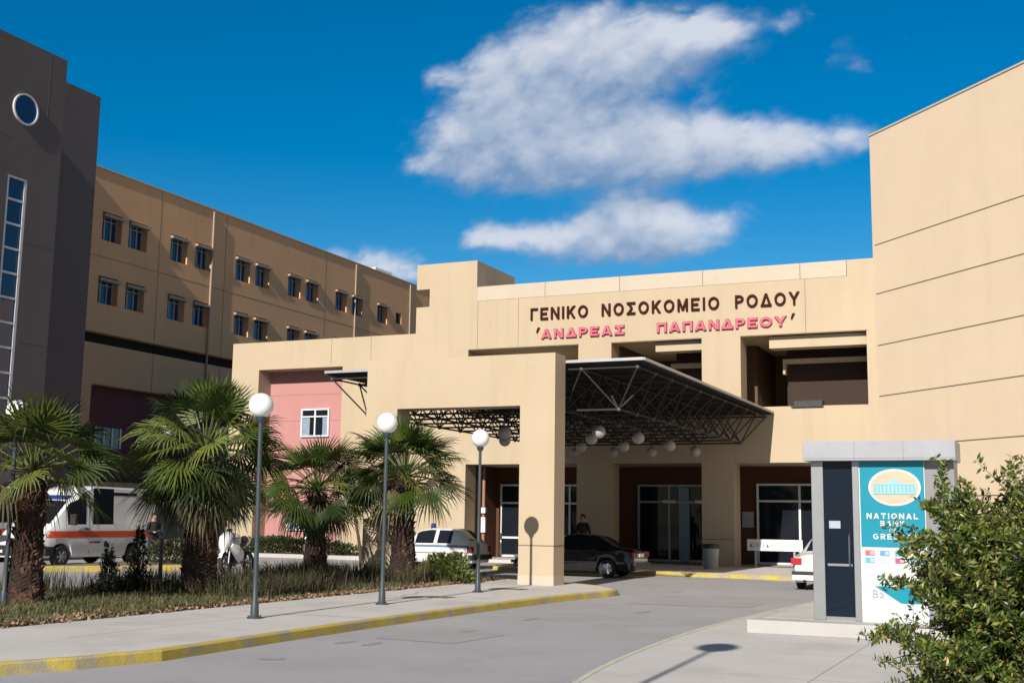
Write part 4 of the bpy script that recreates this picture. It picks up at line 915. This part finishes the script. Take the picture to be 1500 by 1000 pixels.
# ------------------------------------------------------------------ vehicles
def interp(tab, x):
    if x <= tab[0][0]: return tab[0][1]
    for (a, b), (c, d) in zip(tab, tab[1:]):
        if x <= c: t = (x-a)/(c-a); return b+(d-b)*t
    return tab[-1][1]
def smoothtab(tab, x, w=.05): return (interp(tab, x-w)+2*interp(tab, x)+interp(tab, x+w))/4
class Car:
    """lofted car body; +x is the front, z=0 the ground. S = spec dict"""
    def __init__(s, S): s.S = S
    def sec(s, x):
        S = s.S; zt_ = smoothtab(S['top'], x); zb = smoothtab(S['belt'], x); wl = smoothtab(S['wl'], x); wt = smoothtab(S['wt'], x); z0 = S['sill']
        for xw in S['axles']:
            R_ = S['arch']; d = abs(x-xw)
            if d < R_: z0 = max(z0, S['wr']+math.sqrt(R_*R_-d*d))
        zb = max(min(zb, zt_-.03), z0+.03); zm = z0+(zb-z0)*.5
        return [(0, z0), (wl*.93, z0), (wl*.985, z0+min(.06, (zb-z0)*.25)), (wl, zm), (wl*.985, zb-(zb-zm)*.3), (wl*.955, zb), (wt+(wl*.955-wt)*.5, zb+(zt_-.05-zb)*.5), (wt, zt_-.05 if zt_-.05 > zb else zb+.002), (wt*.86, zt_-.008), (wt*.45, zt_+.012), (0, zt_+.016)]
    def side(s, x, z):
        p = s.sec(x)[1:8]
        for (a, b), (c, d) in zip(p, p[1:]):
            if b <= z <= d: return a+(c-a)*(z-b)/max(1e-6, d-b)
        return p[-1][0] if z > p[-1][1] else p[0][0]
    def make(s, t, paint):
        S = s.S; xs_ = set(); x = S['x0']
        n = int((S['x1']-S['x0'])/.06); xs = [S['x0']+(S['x1']-S['x0'])*k/n for k in range(n+1)]
        rows = [[(x_, y, z) for y, z in s.sec(x_)]+[(x_, -y, z) for y, z in reversed(s.sec(x_)[1:-1])] for x_ in xs]
        m = len(rows[0]); body = MB(); gl = {}
        def kind(i, j):
            xm = (xs[i]+xs[i+1])/2
            if j in (5, 6, m-7, m-8+1) or j in (m-6-1,):
                pass
            jj = j if j < 10 else m-1-j
            if jj in (5, 6):
                for (a, b) in S['swin']:
                    if a < xm < b: return 'side_window'
            if jj in (8, 9):
                for (a, b, nm) in S['twin']:
                    if a < xm < b: return nm
            return None
        for i in range(n):
            for j in range(m):
                k = (j+1) % m; f = (rows[i][j], rows[i][k], rows[i+1][k], rows[i+1][j]); kd = kind(i, j)
                (body if kd is None else gl.setdefault((kd, j < m//2, [a < (xs[i]+xs[i+1])/2 < b_ for a, b_ in S['swin']].index(True)) if kd == 'side_window' else (kd, 0, 0), MB())).face(*f)
        body.face(*reversed(rows[0])); body.face(*rows[-1])
        bo = body.build('body', paint, t, smooth=True, local=True)
        for (nm, _, _), mb in gl.items(): mb.build(nm, GLASSD, t, smooth=True, local=True)
        inn = MB(); inn.box(S['x0']+.25, S['x1']-.25, -S['hw']*.8, S['hw']*.8, S['sill']+.05, S['sill']+.1); inn.build('floor', BLACKP, t, local=True)
        r = S['wr']; w = S['tw']
        for xw in S['axles']:
            for sg in (-1, 1):
                yo = sg*(S['hw']-.02); q = MB(); pr = [(r*.62, -w), (r*.92, -w), (r, -w*.7), (r, -w*.2), (r*.92, 0), (r*.62, .005)]
                q.lathe([(a, yo+sg*h) for a, h in pr], (xw, 0, r), 24, 'y')
                ty = q.build('wheel', RUBBER, t, smooth=True, local=True)
                q = MB(); q.lathe([(r*.63, yo), (r*.58, yo-sg*.02), (r*.52, yo-sg*.045), (.001, yo-sg*.05)], (xw, 0, r), 24, 'y')
                for a in range(S.get('spokes', 5)):
                    th = 2*math.pi*a/S.get('spokes', 5); q.tube((xw, yo-sg*.012, r), (xw+r*.56*math.cos(th), yo-sg*.018, r+r*.56*math.sin(th)), .03, 6)
                q.tube((xw, yo-sg*.04, r), (xw, yo+sg*.002, r), .05, 10); q.build('rim', CHROME if S.get('chrome') else ALU, ty, smooth=True, local=True)
        return bo
    def patch(s, parent, name, m, x0, x1, z0, z1, off=.006, sides=(1, -1)):
        q = MB(); n = max(2, int((x1-x0)/.12))
        for sg in sides: q.grid([[(x0+(x1-x0)*k/n, sg*(s.side(x0+(x1-x0)*k/n, z)+off), z) for k in range(n+1)] for z in (z0, (z0+z1)/2, z1)])
        return q.build(name, m, parent, smooth=True, local=True)
K = .87
def T_(tab): return [(a*K, b*K) for a, b in tab]
def place(t, loc, heading): t.location = loc; t.rotation_euler = (0, 0, heading)
def common(c, t, S, plate_z=None, hl=True):
    pass
# black saloon parked under the canopy, nose to the left
def saloon(label, paint, loc, heading, chrome, details):
    t = thing('saloon_car', label, 'car')
    S = dict(x0=-2.2*K, x1=2.25*K, sill=.22*K, hw=.86*K, axles=(1.38*K, -1.28*K), arch=.36*K, wr=.31*K, tw=.2*K, chrome=chrome, spokes=7,
             top=T_([(-2.2, .78), (-2.14, .90), (-2.0, .96), (-1.5, 1.00), (-.95, 1.32), (-.7, 1.40), (.0, 1.43), (.35, 1.39), (1.1, .98), (1.9, .85), (2.18, .68), (2.25, .5)]),
             belt=T_([(-2.2, .70), (-2.1, .86), (-1.5, .93), (1.1, .90), (1.9, .80), (2.25, .48)]), wl=T_([(-2.2, .72), (-2.0, .83), (-1, .87), (1, .87), (1.9, .82), (2.25, .66)]), wt=T_([(-2.2, .64), (-1.5, .66), (-.8, .56), (.3, .57), (1.1, .70), (2.0, .72), (2.25, .58)]),
             swin=[(-1.02*K, -.38*K), (-.30*K, .44*K)], twin=[(.42*K, 1.04*K, 'windscreen'), (-1.42*K, -.85*K, 'rear_window')])
    c = Car(S); bo = c.make(t, paint)
    c.patch(t, 'rub_strip', BLACKP, -1.0*K, 1.0*K, .50*K, .545*K)
    c.patch(t, 'door_seam', BLACKP, -.36*K, -.345*K, .28*K, .90*K, .004); c.patch(t, 'door_seam', BLACKP, .62*K, .635*K, .28*K, .88*K, .004)
    for a in (-.62, .28): c.patch(t, 'door_handle', BLACKP, a*K, (a+.18)*K, .80*K, .83*K, .015)
    for sg in (-1, 1): q = MB(); q.box(.60*K, .72*K, sg*.86*K, sg*1.02*K, .92*K, 1.05*K); q.build('wing_mirror', paint, t, local=True, bevel=.01)
    for sg in (-1, 1):
        q = MB(); q.box(-2.225*K, -2.06*K, sg*.83*K, sg*.54*K, .68*K, .86*K); q.build('tail_light', REDLAMP if details else mat('dark_tail_lens', (.14, .008, .01), .35, .1, 5, spec=.3), t, local=True, bevel=.01)
        q = MB(); q.box(2.0*K, 2.19*K, sg*.74*K, sg*.48*K, .58*K, .70*K); q.build('headlight', CHROME, t, local=True, bevel=.01)
    for (a0, a1, w_) in ((-2.29, -2.12, .80), (2.15, 2.31, .76)): q = MB(); q.box(a0*K, a1*K, -w_*K, w_*K, .41*K, .51*K); q.build('bumper_strip', BLACKP, t, local=True, bevel=.015)
    q = MB(); q.box(-2.28*K, -2.1*K, -.80*K, .80*K, .26*K, .42*K); q.build('rear_bumper', paint, t, local=True, bevel=.02)
    q = MB(); q.box(-2.235*K, -2.215*K, -.25*K, .25*K, .70*K, .81*K); q.build('number_plate', mat('plate', (.72, .72, .70), .5, .05, 8), t, local=True)
    if details:
        q = MB(); q.tube((-2.15*K, .45*K, .27*K), (-2.34*K, .45*K, .25*K), .035, 8); q.build('exhaust', BLACKP, t, local=True)
    place(t, loc, heading); return t
saloon('black saloon with bright alloy wheels parked in the shade under the canopy', CARBLACK, (-12.4, 32.15, 0), math.pi, True, False).scale = (.94,)*3
saloon('white saloon seen from behind, half hidden by the bank booth', CARWHITE, (-5.12, 31.0, 0), math.pi/2, False, True)
# white hatchback with a blue beacon
def hatch():
    t = thing('hatchback_car', 'white hatchback with a blue stripe and blue roof beacon behind the portal', 'car')
    S = dict(x0=-1.85*K, x1=1.95*K, sill=.22*K, hw=.81*K, axles=(1.22*K, -1.22*K), arch=.33*K, wr=.285*K, tw=.18*K, spokes=6,
             top=T_([(-1.85, .78), (-1.80, .92), (-1.72, 1.0), (-1.22, 1.36), (-.9, 1.41), (-.1, 1.42), (.3, 1.36), (1.0, .96), (1.7, .82), (1.9, .66), (1.95, .48)]),
             belt=T_([(-1.85, .70), (-1.75, .90), (-1.2, .90), (1.0, .88), (1.7, .77), (1.95, .46)]), wl=T_([(-1.85, .70), (-1.6, .79), (-.8, .82), (.9, .82), (1.6, .77), (1.95, .62)]), wt=T_([(-1.85, .6), (-1.2, .56), (-.6, .55), (.3, .55), (1.0, .67), (1.7, .67), (1.95, .54)]),
             swin=[(-1.05*K, -.45*K), (-.36*K, .42*K)], twin=[(.38*K, .96*K, 'windscreen'), (-1.70*K, -1.26*K, 'rear_window')])
    c = Car(S); c.make(t, CARWHITE)
    c.patch(t, 'blue_stripe', BLUEP, -1.72*K, 1.5*K, .76*K, .84*K); c.patch(t, 'rub_strip', mat('grey_strip', (.25, .2, .22), .6, .1, 5), -1.75*K, 1.7*K, .54*K, .58*K)
    c.patch(t, 'door_seam', BLACKP, -.42*K, -.40*K, .28*K, .88*K, .004); c.patch(t, 'door_seam', BLACKP, .60*K, .62*K, .28*K, .88*K, .004)
    for sg in (-1, 1):
        q = MB(); q.box(-1.875*K, -1.68*K, sg*.80*K, sg*.60*K, .60*K, .80*K); q.build('tail_light', mat('dark_red_lens', (.16, .01, .02), .3, .1, 5), t, local=True, bevel=.01)
        q = MB(); q.box(1.68*K, 1.90*K, sg*.70*K, sg*.45*K, .56*K, .68*K); q.build('headlight', CHROME, t, local=True, bevel=.01)
    for (a0, a1, w_) in ((-1.95, -1.72, .78), (1.80, 2.0, .74)): q = MB(); q.box(a0*K, a1*K, -w_*K, w_*K, .33*K, .51*K); q.build('bumper', BLACKP, t, local=True, bevel=.02)
    q = MB(); q.lathe([(.0, 1.40*K), (.10, 1.40*K), (.10, 1.43*K), (.085, 1.45*K), (.08, 1.56*K), (.05, 1.60*K), (.0, 1.60*K)], (.08, 0, 0), 14); q.build('beacon', BEACON, t, smooth=True, local=True)
    for sg in (-1, 1): q = MB(); q.box(.55*K, .66*K, sg*.80*K, sg*.95*K, .90*K, 1.02*K); q.build('wing_mirror', BLACKP, t, local=True, bevel=.01)
    place(t, (-18.12, 34.15, 0), math.pi)
hatch()
# ambulances
def ambulance(label):
    t = thing('ambulance', label, 'ambulance', group='white ambulances with a red stripe')
    S = dict(x0=-2.55*K, x1=2.45*K, sill=.30*K, hw=.97*K, axles=(1.62*K, -1.5*K), arch=.40*K, wr=.33*K, tw=.2*K, spokes=6,
             top=T_([(-2.55, 2.30), (-2.45, 2.48), (.35, 2.50), (.75, 2.36), (.95, 2.12), (1.28, 2.02), (2.0, 1.28), (2.34, 1.12), (2.42, .9), (2.45, .62)]),
             belt=T_([(-2.55, 1.30), (1.3, 1.30), (2.0, 1.18), (2.34, 1.02), (2.45, .56)]), wl=T_([(-2.55, .92), (-2.3, .97), (1.6, .97), (2.2, .90), (2.45, .78)]), wt=T_([(-2.55, .82), (-2.4, .86), (.5, .86), (1.2, .80), (2.0, .84), (2.45, .66)]),
             swin=[(.62*K, 1.42*K), (-.55*K, .35*K)], twin=[(1.30*K, 1.98*K, 'windscreen')])
    S['twin'] = [(1.30*K, 1.98*K, 'windscreen')]
    c = Car(S); c.make(t, CARWHITE)
    c.patch(t, 'red_stripe', ORANGE, -2.45*K, 2.22*K, .90*K, 1.10*K)
    c.patch(t, 'door_seam', BLACKP, .52*K, .54*K, .4*K, 1.9*K, .004); c.patch(t, 'door_seam', BLACKP, 1.48*K, 1.50*K, .75*K, 1.28*K, .004)
    c.patch(t, 'door_handle', BLACKP, .58*K, .72*K, 1.14*K, 1.19*K, .015)
    c.patch(t, 'lower_panel_marks', mat('navy_mark', (.05, .07, .22), .5, .1, 5), .05*K, .30*K, .72*K, .78*K); c.patch(t, 'lower_panel_marks', ORANGE, .31*K, .55*K, .72*K, .78*K); c.patch(t, 'fuel_flap', BLACKP, -.25*K, -.12*K, .60*K, .78*K)
    c.patch(t, 'roof_window_strip', GLASSD, -1.6*K, .0, 2.22*K, 2.32*K)
    q = MB(); q.box(2.2*K, 2.53*K, -.90*K, .90*K, .36*K, .66*K); q.box(1.95*K, 2.3*K, -.96*K, .96*K, .36*K, .64*K); q.build('front_bumper', BLACKP, t, local=True, bevel=.03)
    q = MB(); q.box(2.3*K, 2.47*K, -.40*K, .40*K, .74*K, .88*K); q.build('grille', BLACKP, t, local=True, bevel=.01)
    for sg in (-1, 1):
        q = MB(); q.box(2.12*K, 2.43*K, sg*.84*K, sg*.48*K, .74*K, .96*K); q.build('headlight', CHROME, t, local=True, bevel=.02)
        q = MB(); q.box(2.52*K, 2.55*K, sg*.70*K, sg*.52*K, .44*K, .52*K); q.build('fog_lamp', WHITE, t, local=True)
        q = MB(); q.box(1.30*K, 1.42*K, sg*.98*K, sg*1.20*K, 1.28*K, 1.62*K); q.build('wing_mirror', BLACKP, t, local=True, bevel=.02)
    q = MB(); q.box(.95*K, 1.2*K, -.55*K, .55*K, 2.06*K, 2.20*K); q.build('light_bar', BEACON, t, local=True, bevel=.02)
    q = MB(); q.grid([[(2.10*K+.0, y*K, 1.255*K) for y in (-.5, .5)], [(2.26*K, y*K, 1.19*K) for y in (-.5, .5)]]); q.build('bonnet_mark', ORANGE, t, local=True)
    return t
A0 = ambulance('white ambulance with a red stripe, side on behind the leftmost palm'); place(A0, (-26.0-1.05*K, 25.5+2.65*K, 0), -math.pi/2); A0.scale = (1.08,)*3
dup(A0, (-29.9-1.05*K, 25.6+2.65*K, 0), -math.pi/2, 'white ambulance with a red stripe cut by the left edge')

# motorcycle and scooter
def motorcycle():
    t = thing('motorcycle', 'white sports motorcycle parked behind the verge beside the large palm', 'motorcycle', (0, 0, 0))
    R_ = .29*1.0
    for x in (.62, -.62):
        q = MB(); q.lathe([(R_*.72, -.05), (R_*.93, -.05), (R_, -.02), (R_, .02), (R_*.93, .05), (R_*.72, .05), (R_*.72, -.05)], (x, 0, R_), 24, 'y'); w = q.build('wheel', RUBBER, t, smooth=True, local=True)
        q = MB(); q.lathe([(R_*.73, -.02), (R_*.66, -.02), (R_*.66, .02), (R_*.73, .02)], (x, 0, R_), 24, 'y'); q.tube((x, -.05, R_), (x, .05, R_), .035, 8)
        for a in range(5): th = a*1.2566; q.tube((x, 0, R_), (x+R_*.7*math.cos(th), 0, R_+R_*.7*math.sin(th)), .016, 6)
        q.build('rim', ALU, w, smooth=True, local=True)
    q = MB()
    for sg in (-1, 1): q.tube((.62, sg*.09, R_), (.42, sg*.09, .80), .022, 8); q.tube((-.62, sg*.09, R_), (-.12, sg*.08, .36), .025, 8)
    q.build('fork', ALU, t, smooth=True, local=True)
    q = MB(); q.lathe([(R_*1.06, -.06), (R_*1.12, -.03), (R_*1.12, .03), (R_*1.06, .06)], (.62, 0, R_), 14, 'y', .5, 2.4); q.build('front_mudguard', CARWHITE, t, smooth=True, local=True)
    q = MB()
    prof = [(.62, .62, .06), (.60, .80, .12), (.50, .92, .17), (.38, 1.02, .16)]
    q.grid([[(x, w_*math.sin(a), z-.10*(1-math.cos(a))) for a in [k*.35-1.4 for k in range(9)]] for x, z, w_ in prof])
    for sg in (-1, 1): q.face((.58, sg*.10, .72), (.42, sg*.17, .86), (.10, sg*.19, .72), (-.02, sg*.17, .40), (.22, sg*.17, .26), (.40, sg*.15, .44))
    q.path([(.66, 0, .60), (.62, 0, .72), (.52, 0, .86), (.36, 0, .97), (.24, 0, 1.0)], [.04, .13, .185, .15, .06], 14)
    for sg in (-1, 1): q.path([(.50, sg*.13, .74), (.30, sg*.15, .62), (.08, sg*.14, .48), (-.08, sg*.10, .36)], [.07, .13, .12, .05], 10)
    q.build('fairing', CARWHITE, t, smooth=True, local=True)
    q = MB(); q.grid([[(.40, .13*math.sin(a), 1.0-.05*(1-math.cos(a))) for a in [k*.4-1.2 for k in range(7)]], [(.26, .10*math.sin(a), 1.17-.05*(1-math.cos(a))) for a in [k*.4-1.2 for k in range(7)]]]); q.build('windscreen', GLASSD, t, smooth=True, local=True)
    q = MB(); q.path([(.26, 0, .84), (.14, 0, .92), (-.06, 0, .90), (-.18, 0, .78)], [.07, .15, .14, .08], 12); q.build('tank', CARWHITE, t, smooth=True, local=True)
    q = MB(); q.path([(-.14, 0, .80), (-.36, 0, .80), (-.55, 0, .88), (-.66, 0, .90)], [.09, .13, .11, .05], 10); q.build('saddle', BLACKP, t, smooth=True, local=True)
    q = MB(); q.path([(-.45, 0, .76), (-.70, 0, .84), (-.84, 0, .86)], [.10, .09, .03], 10); q.build('tail', CARWHITE, t, smooth=True, local=True)
    q = MB(); q.box(-.18, .30, -.13, .13, .26, .62); q.build('engine', mat('engine_black', (.03, .03, .03), .5, .2, 9), t, local=True, bevel=.04)
    q = MB(); q.path([(.2, -.15, .25), (-.2, -.17, .24), (-.55, -.18, .42), (-.80, -.18, .50)], [.03, .03, .05, .055], 8); q.build('exhaust', CHROME, t, smooth=True, local=True)
    q = MB(); q.tube((.36, -.30, .90), (.40, .30, .90), .016, 8); q.build('handlebar', BLACKP, t, smooth=True, local=True)
    q = MB(); q.box(.575, .63, -.07, .07, .70, .80); q.build('headlight', CHROME, t, local=True, bevel=.01)
    return t
mc = motorcycle(); mc.location = (-20.0, 26.5, 0); mc.rotation_euler = (math.radians(8), 0, math.radians(-80)); mc.scale = (1.04,)*3
def scooter():
    t = thing('motor_scooter', 'grey motor scooter with a tall windscreen standing behind the verge', 'scooter', (0, 0, 0)); R_ = .22
    for x in (.55, -.5):
        q = MB(); q.lathe([(R_*.6, -.05), (R_*.92, -.055), (R_, -.02), (R_, .02), (R_*.92, .055), (R_*.6, .05), (R_*.6, -.05)], (x, 0, R_), 20, 'y'); w = q.build('wheel', RUBBER, t, smooth=True, local=True)
        q = MB(); q.lathe([(R_*.61, -.03), (.001, -.03)], (x, 0, R_), 18, 'y'); q.lathe([(R_*.61, .03), (.001, .03)], (x, 0, R_), 18, 'y'); q.build('rim', ALU, w, local=True)
    GB = mat('grey_scooter_paint', (.16, .17, .19), .3, .05, 4)
    q = MB(); q.path([(.58, 0, .40), (.50, 0, .60), (.42, 0, .92)], [.10, .20, .13], 12); q.build('leg_shield', GB, t, smooth=True, local=True)
    q = MB(); q.box(-.1, .45, -.16, .16, .22, .30); q.path([(.0, 0, .42), (-.35, 0, .50), (-.75, 0, .62)], [.14, .19, .10], 12); q.build('body', GB, t, smooth=True, local=True)
    q = MB(); q.path([(.02, 0, .68), (-.3, 0, .72), (-.65, 0, .74)], [.08, .12, .07], 10); q.build('saddle', BLACKP, t, smooth=True, local=True)
    q = MB(); q.tube((.40, -.30, .98), (.40, .30, .98), .018, 8); q.path([(.55, 0, .22), (.40, 0, 1.0)], .025, 8); q.build('handlebar', BLACKP, t, smooth=True, local=True)
    fr_ = [(.46-.10*k/8, .20*math.sin(math.pi*(.5-1*k/16*1.0))*1.0, 0) for k in range(1)]
    arc = [(.42-.10*math.sin(math.pi*k/12), .19*math.cos(math.pi*k/12), 1.02+.34*math.sin(math.pi*k/12)) for k in range(13)]
    q = MB(); q.path(arc, .022, 6); q.build('screen_frame', WHITE, t, smooth=True, local=True)
    q = MB(); q.face(*arc); q.build('windscreen', GLASSB, t, local=True)
    q = MB(); q.box(.44, .52, -.2, .2, .94, 1.02); q.build('front_cowl', WHITE, t, local=True, bevel=.02)
    return t
sc_ = scooter(); sc_.location = (-20.9, 31.2, 0); sc_.rotation_euler = (0, 0, math.radians(-58)); sc_.scale = (.92,)*3

# litter bin by the pillar
lb = thing('litter_bin', 'pale grey litter bin with a black lid beside the entrance pillar', 'bin', (-9.84, 36.7, .12))
b = MB(); b.lathe([(.0, .0), (.21, 0), (.22, .03), (.26, .62), (.27, .64), (.0, .64)], (-9.84, 36.7, .12), 20); b.build('drum', mat('bin_grey', (.40, .41, .43), .5, .08, 5), lb, smooth=True)
b = MB(); b.lathe([(.285, .63), (.285, .70), (.25, .76), (.0, .78)], (-9.84, 36.7, .12), 20); b.build('lid', BLACKP, lb, smooth=True)

# ------------------------------------------------------------------ people
SKIN = mat('skin', (.42, .24, .17), .6, .06, 8); HAIR = mat('dark_hair', (.02, .014, .012), .7, .2, 20)
def person(label, loc, heading, H, top, trousers, arm='down', turn=0.0):
    """one skinned body; materials by region; hair is a child"""
    k = H/1.75
    V = []; E = []; Rr = []
    def v(p, r, par=None):
        V.append(Vector(p)*k); Rr.append(r*k); i = len(V)-1
        if par is not None: E.append((par, i))
        return i
    pel = v((0, 0, .98), .155); ab = v((0, .01, 1.12), .145, pel); ch = v((0, .0, 1.30), .165, ab); nk0 = v((0, -.01, 1.44), .10, ch); nk = v((0, .0, 1.52), .058, nk0)
    hd0 = v((0, .015, 1.58), .075, nk); hd1 = v((0, .02, 1.66), .092, hd0); hd2 = v((0, .01, 1.71), .07, hd1)
    hands = []
    for sg in (-1, 1):
        sh = v((sg*.175, -.01, 1.41), .072, nk0)
        if arm == 'fold' and sg == 1: el = v((sg*.26, .02, 1.14), .050, sh); wr = v((sg*.12, .26, 1.12), .034, el); d = Vector((-.75, .6, .1)).normalized()
        elif arm == 'fold': el = v((sg*.26, .0, 1.13), .050, sh); wr = v((sg*.13, .24, 1.16), .034, el); d = Vector((.75, .6, .15)).normalized()
        else: el = v((sg*.25, -.02, 1.13), .050, sh); wr = v((sg*.27, .05, .89), .034, el); d = Vector((0, .1, -1)).normalized()
        pm = v(Vector((V[wr]/k)+d*.07), .036, wr); hands.append((V[pm]/k, d, sg))
        hp = v((sg*.09, .0, .90), .105, pel); kn = v((sg*.105, .03, .50), .068, hp); an_ = v((sg*.115, -.01, .10), .045, kn); toe = v((sg*.125, .15, .045), .042, an_)
    def skin(V, E, Rr, root):
        me = bpy.data.meshes.new('person_body'); me.from_pydata([tuple(p) for p in V], E, [])
        o = bpy.data.objects.new('person_body', me); COL.objects.link(o); o.modifiers.new('s', 'SKIN')
        for i, d in enumerate(me.skin_vertices[0].data): d.radius = (Rr[i], Rr[i]); d.use_root = (i == root)
        o.modifiers.new('d', 'SUBSURF').levels = 2
        dgp = bpy.context.evaluated_depsgraph_get(); dgp.update(); m2 = bpy.data.meshes.new_from_object(o.evaluated_get(dgp))
        v_ = [tuple(p.co) for p in m2.vertices]; f_ = [tuple(p.vertices) for p in m2.polygons]; bpy.data.objects.remove(o); bpy.data.meshes.remove(me); bpy.data.meshes.remove(m2); return v_, f_
    mb = MB(); bv, bf = skin(V, E, Rr, pel); mb.v += bv; mb.f += bf; nb = len(bf)
    for (pm, d, sg) in hands:                         # fingers and thumb, each its own short chain rooted in the palm
        s = d.cross(Vector((0, 0, 1)) if abs(d.z) < .8 else Vector((0, 1, 0))).normalized(); n_ = d.cross(s)
        for q_ in range(5):
            if q_ < 4: o = s*(-.024+.016*q_); L_ = (.062, .074, .07, .054)[q_]; P = [pm+o, pm+o+d*L_*.55-n_*.006, pm+o+d*L_-n_*.022]; dd = d
            else: P = [pm-d*.03+s*.02, pm+s*.045+d*.01-n_*.01, pm+s*.05+d*.04-n_*.018]
            fv, ff = skin([p*k for p in P], [(0, 1), (1, 2)], [.0085*k, .008*k, .0065*k], 0); i = len(mb.v); mb.v += fv; mb.f += [tuple(a+i for a in f) for f in ff]
    i = len(mb.v); hb = MB()                           # nose, ears
    hb.sphere((0, .112*k, 1.635*k), .016*k, 8, 6, 1.5)
    for sg in (-1, 1): hb.sphere((sg*.088*k, .01*k, 1.64*k), .018*k, 8, 6, 1.6)
    mb.v += hb.v; mb.f += [tuple(a+i for a in f) for f in hb.f]
    t = mb.build('person', [SKIN, top, trousers, RUBBER], smooth=True)
    for p in t.data.polygons:
        c = p.center/k; hand = any((c-pm).length < .10 for pm, d, sg in hands)
        p.material_index = 0 if (c.z > 1.49 or hand) else 1 if c.z > .93 or (abs(c.x) > .2 and c.z > .84) else 2 if c.z > .075 else 3
    q = MB(); q.sphere((0, -.005*k, 1.675*k), .104*k, 16, 10, 1.05); q.v = [(a, min(b, .055*k+max(0, (c-1.70*k))*.9), max(c, 1.60*k)) for a, b, c in q.v]; q.build('hair', HAIR, t, smooth=True, local=True)
    tag(t, label, 'person'); t.location = loc; t.rotation_euler = (0, 0, heading); return t
BLK = mat('black_cloth', (.012, .012, .014), .9, .2, 12)
person('person in black jacket and trousers standing by the ambulance with hands together', (-25.46, 29.42, .0), math.radians(250), 1.56, BLK, mat('dark_trousers', (.014, .014, .018), .9, .2, 12), 'fold')
person('person in dark clothes standing in the shade behind the black car', (-13.65, 35.6, .12), math.radians(180), 1.60, mat('dark_coat', (.02, .018, .018), .9, .2, 12), BLK, 'down')
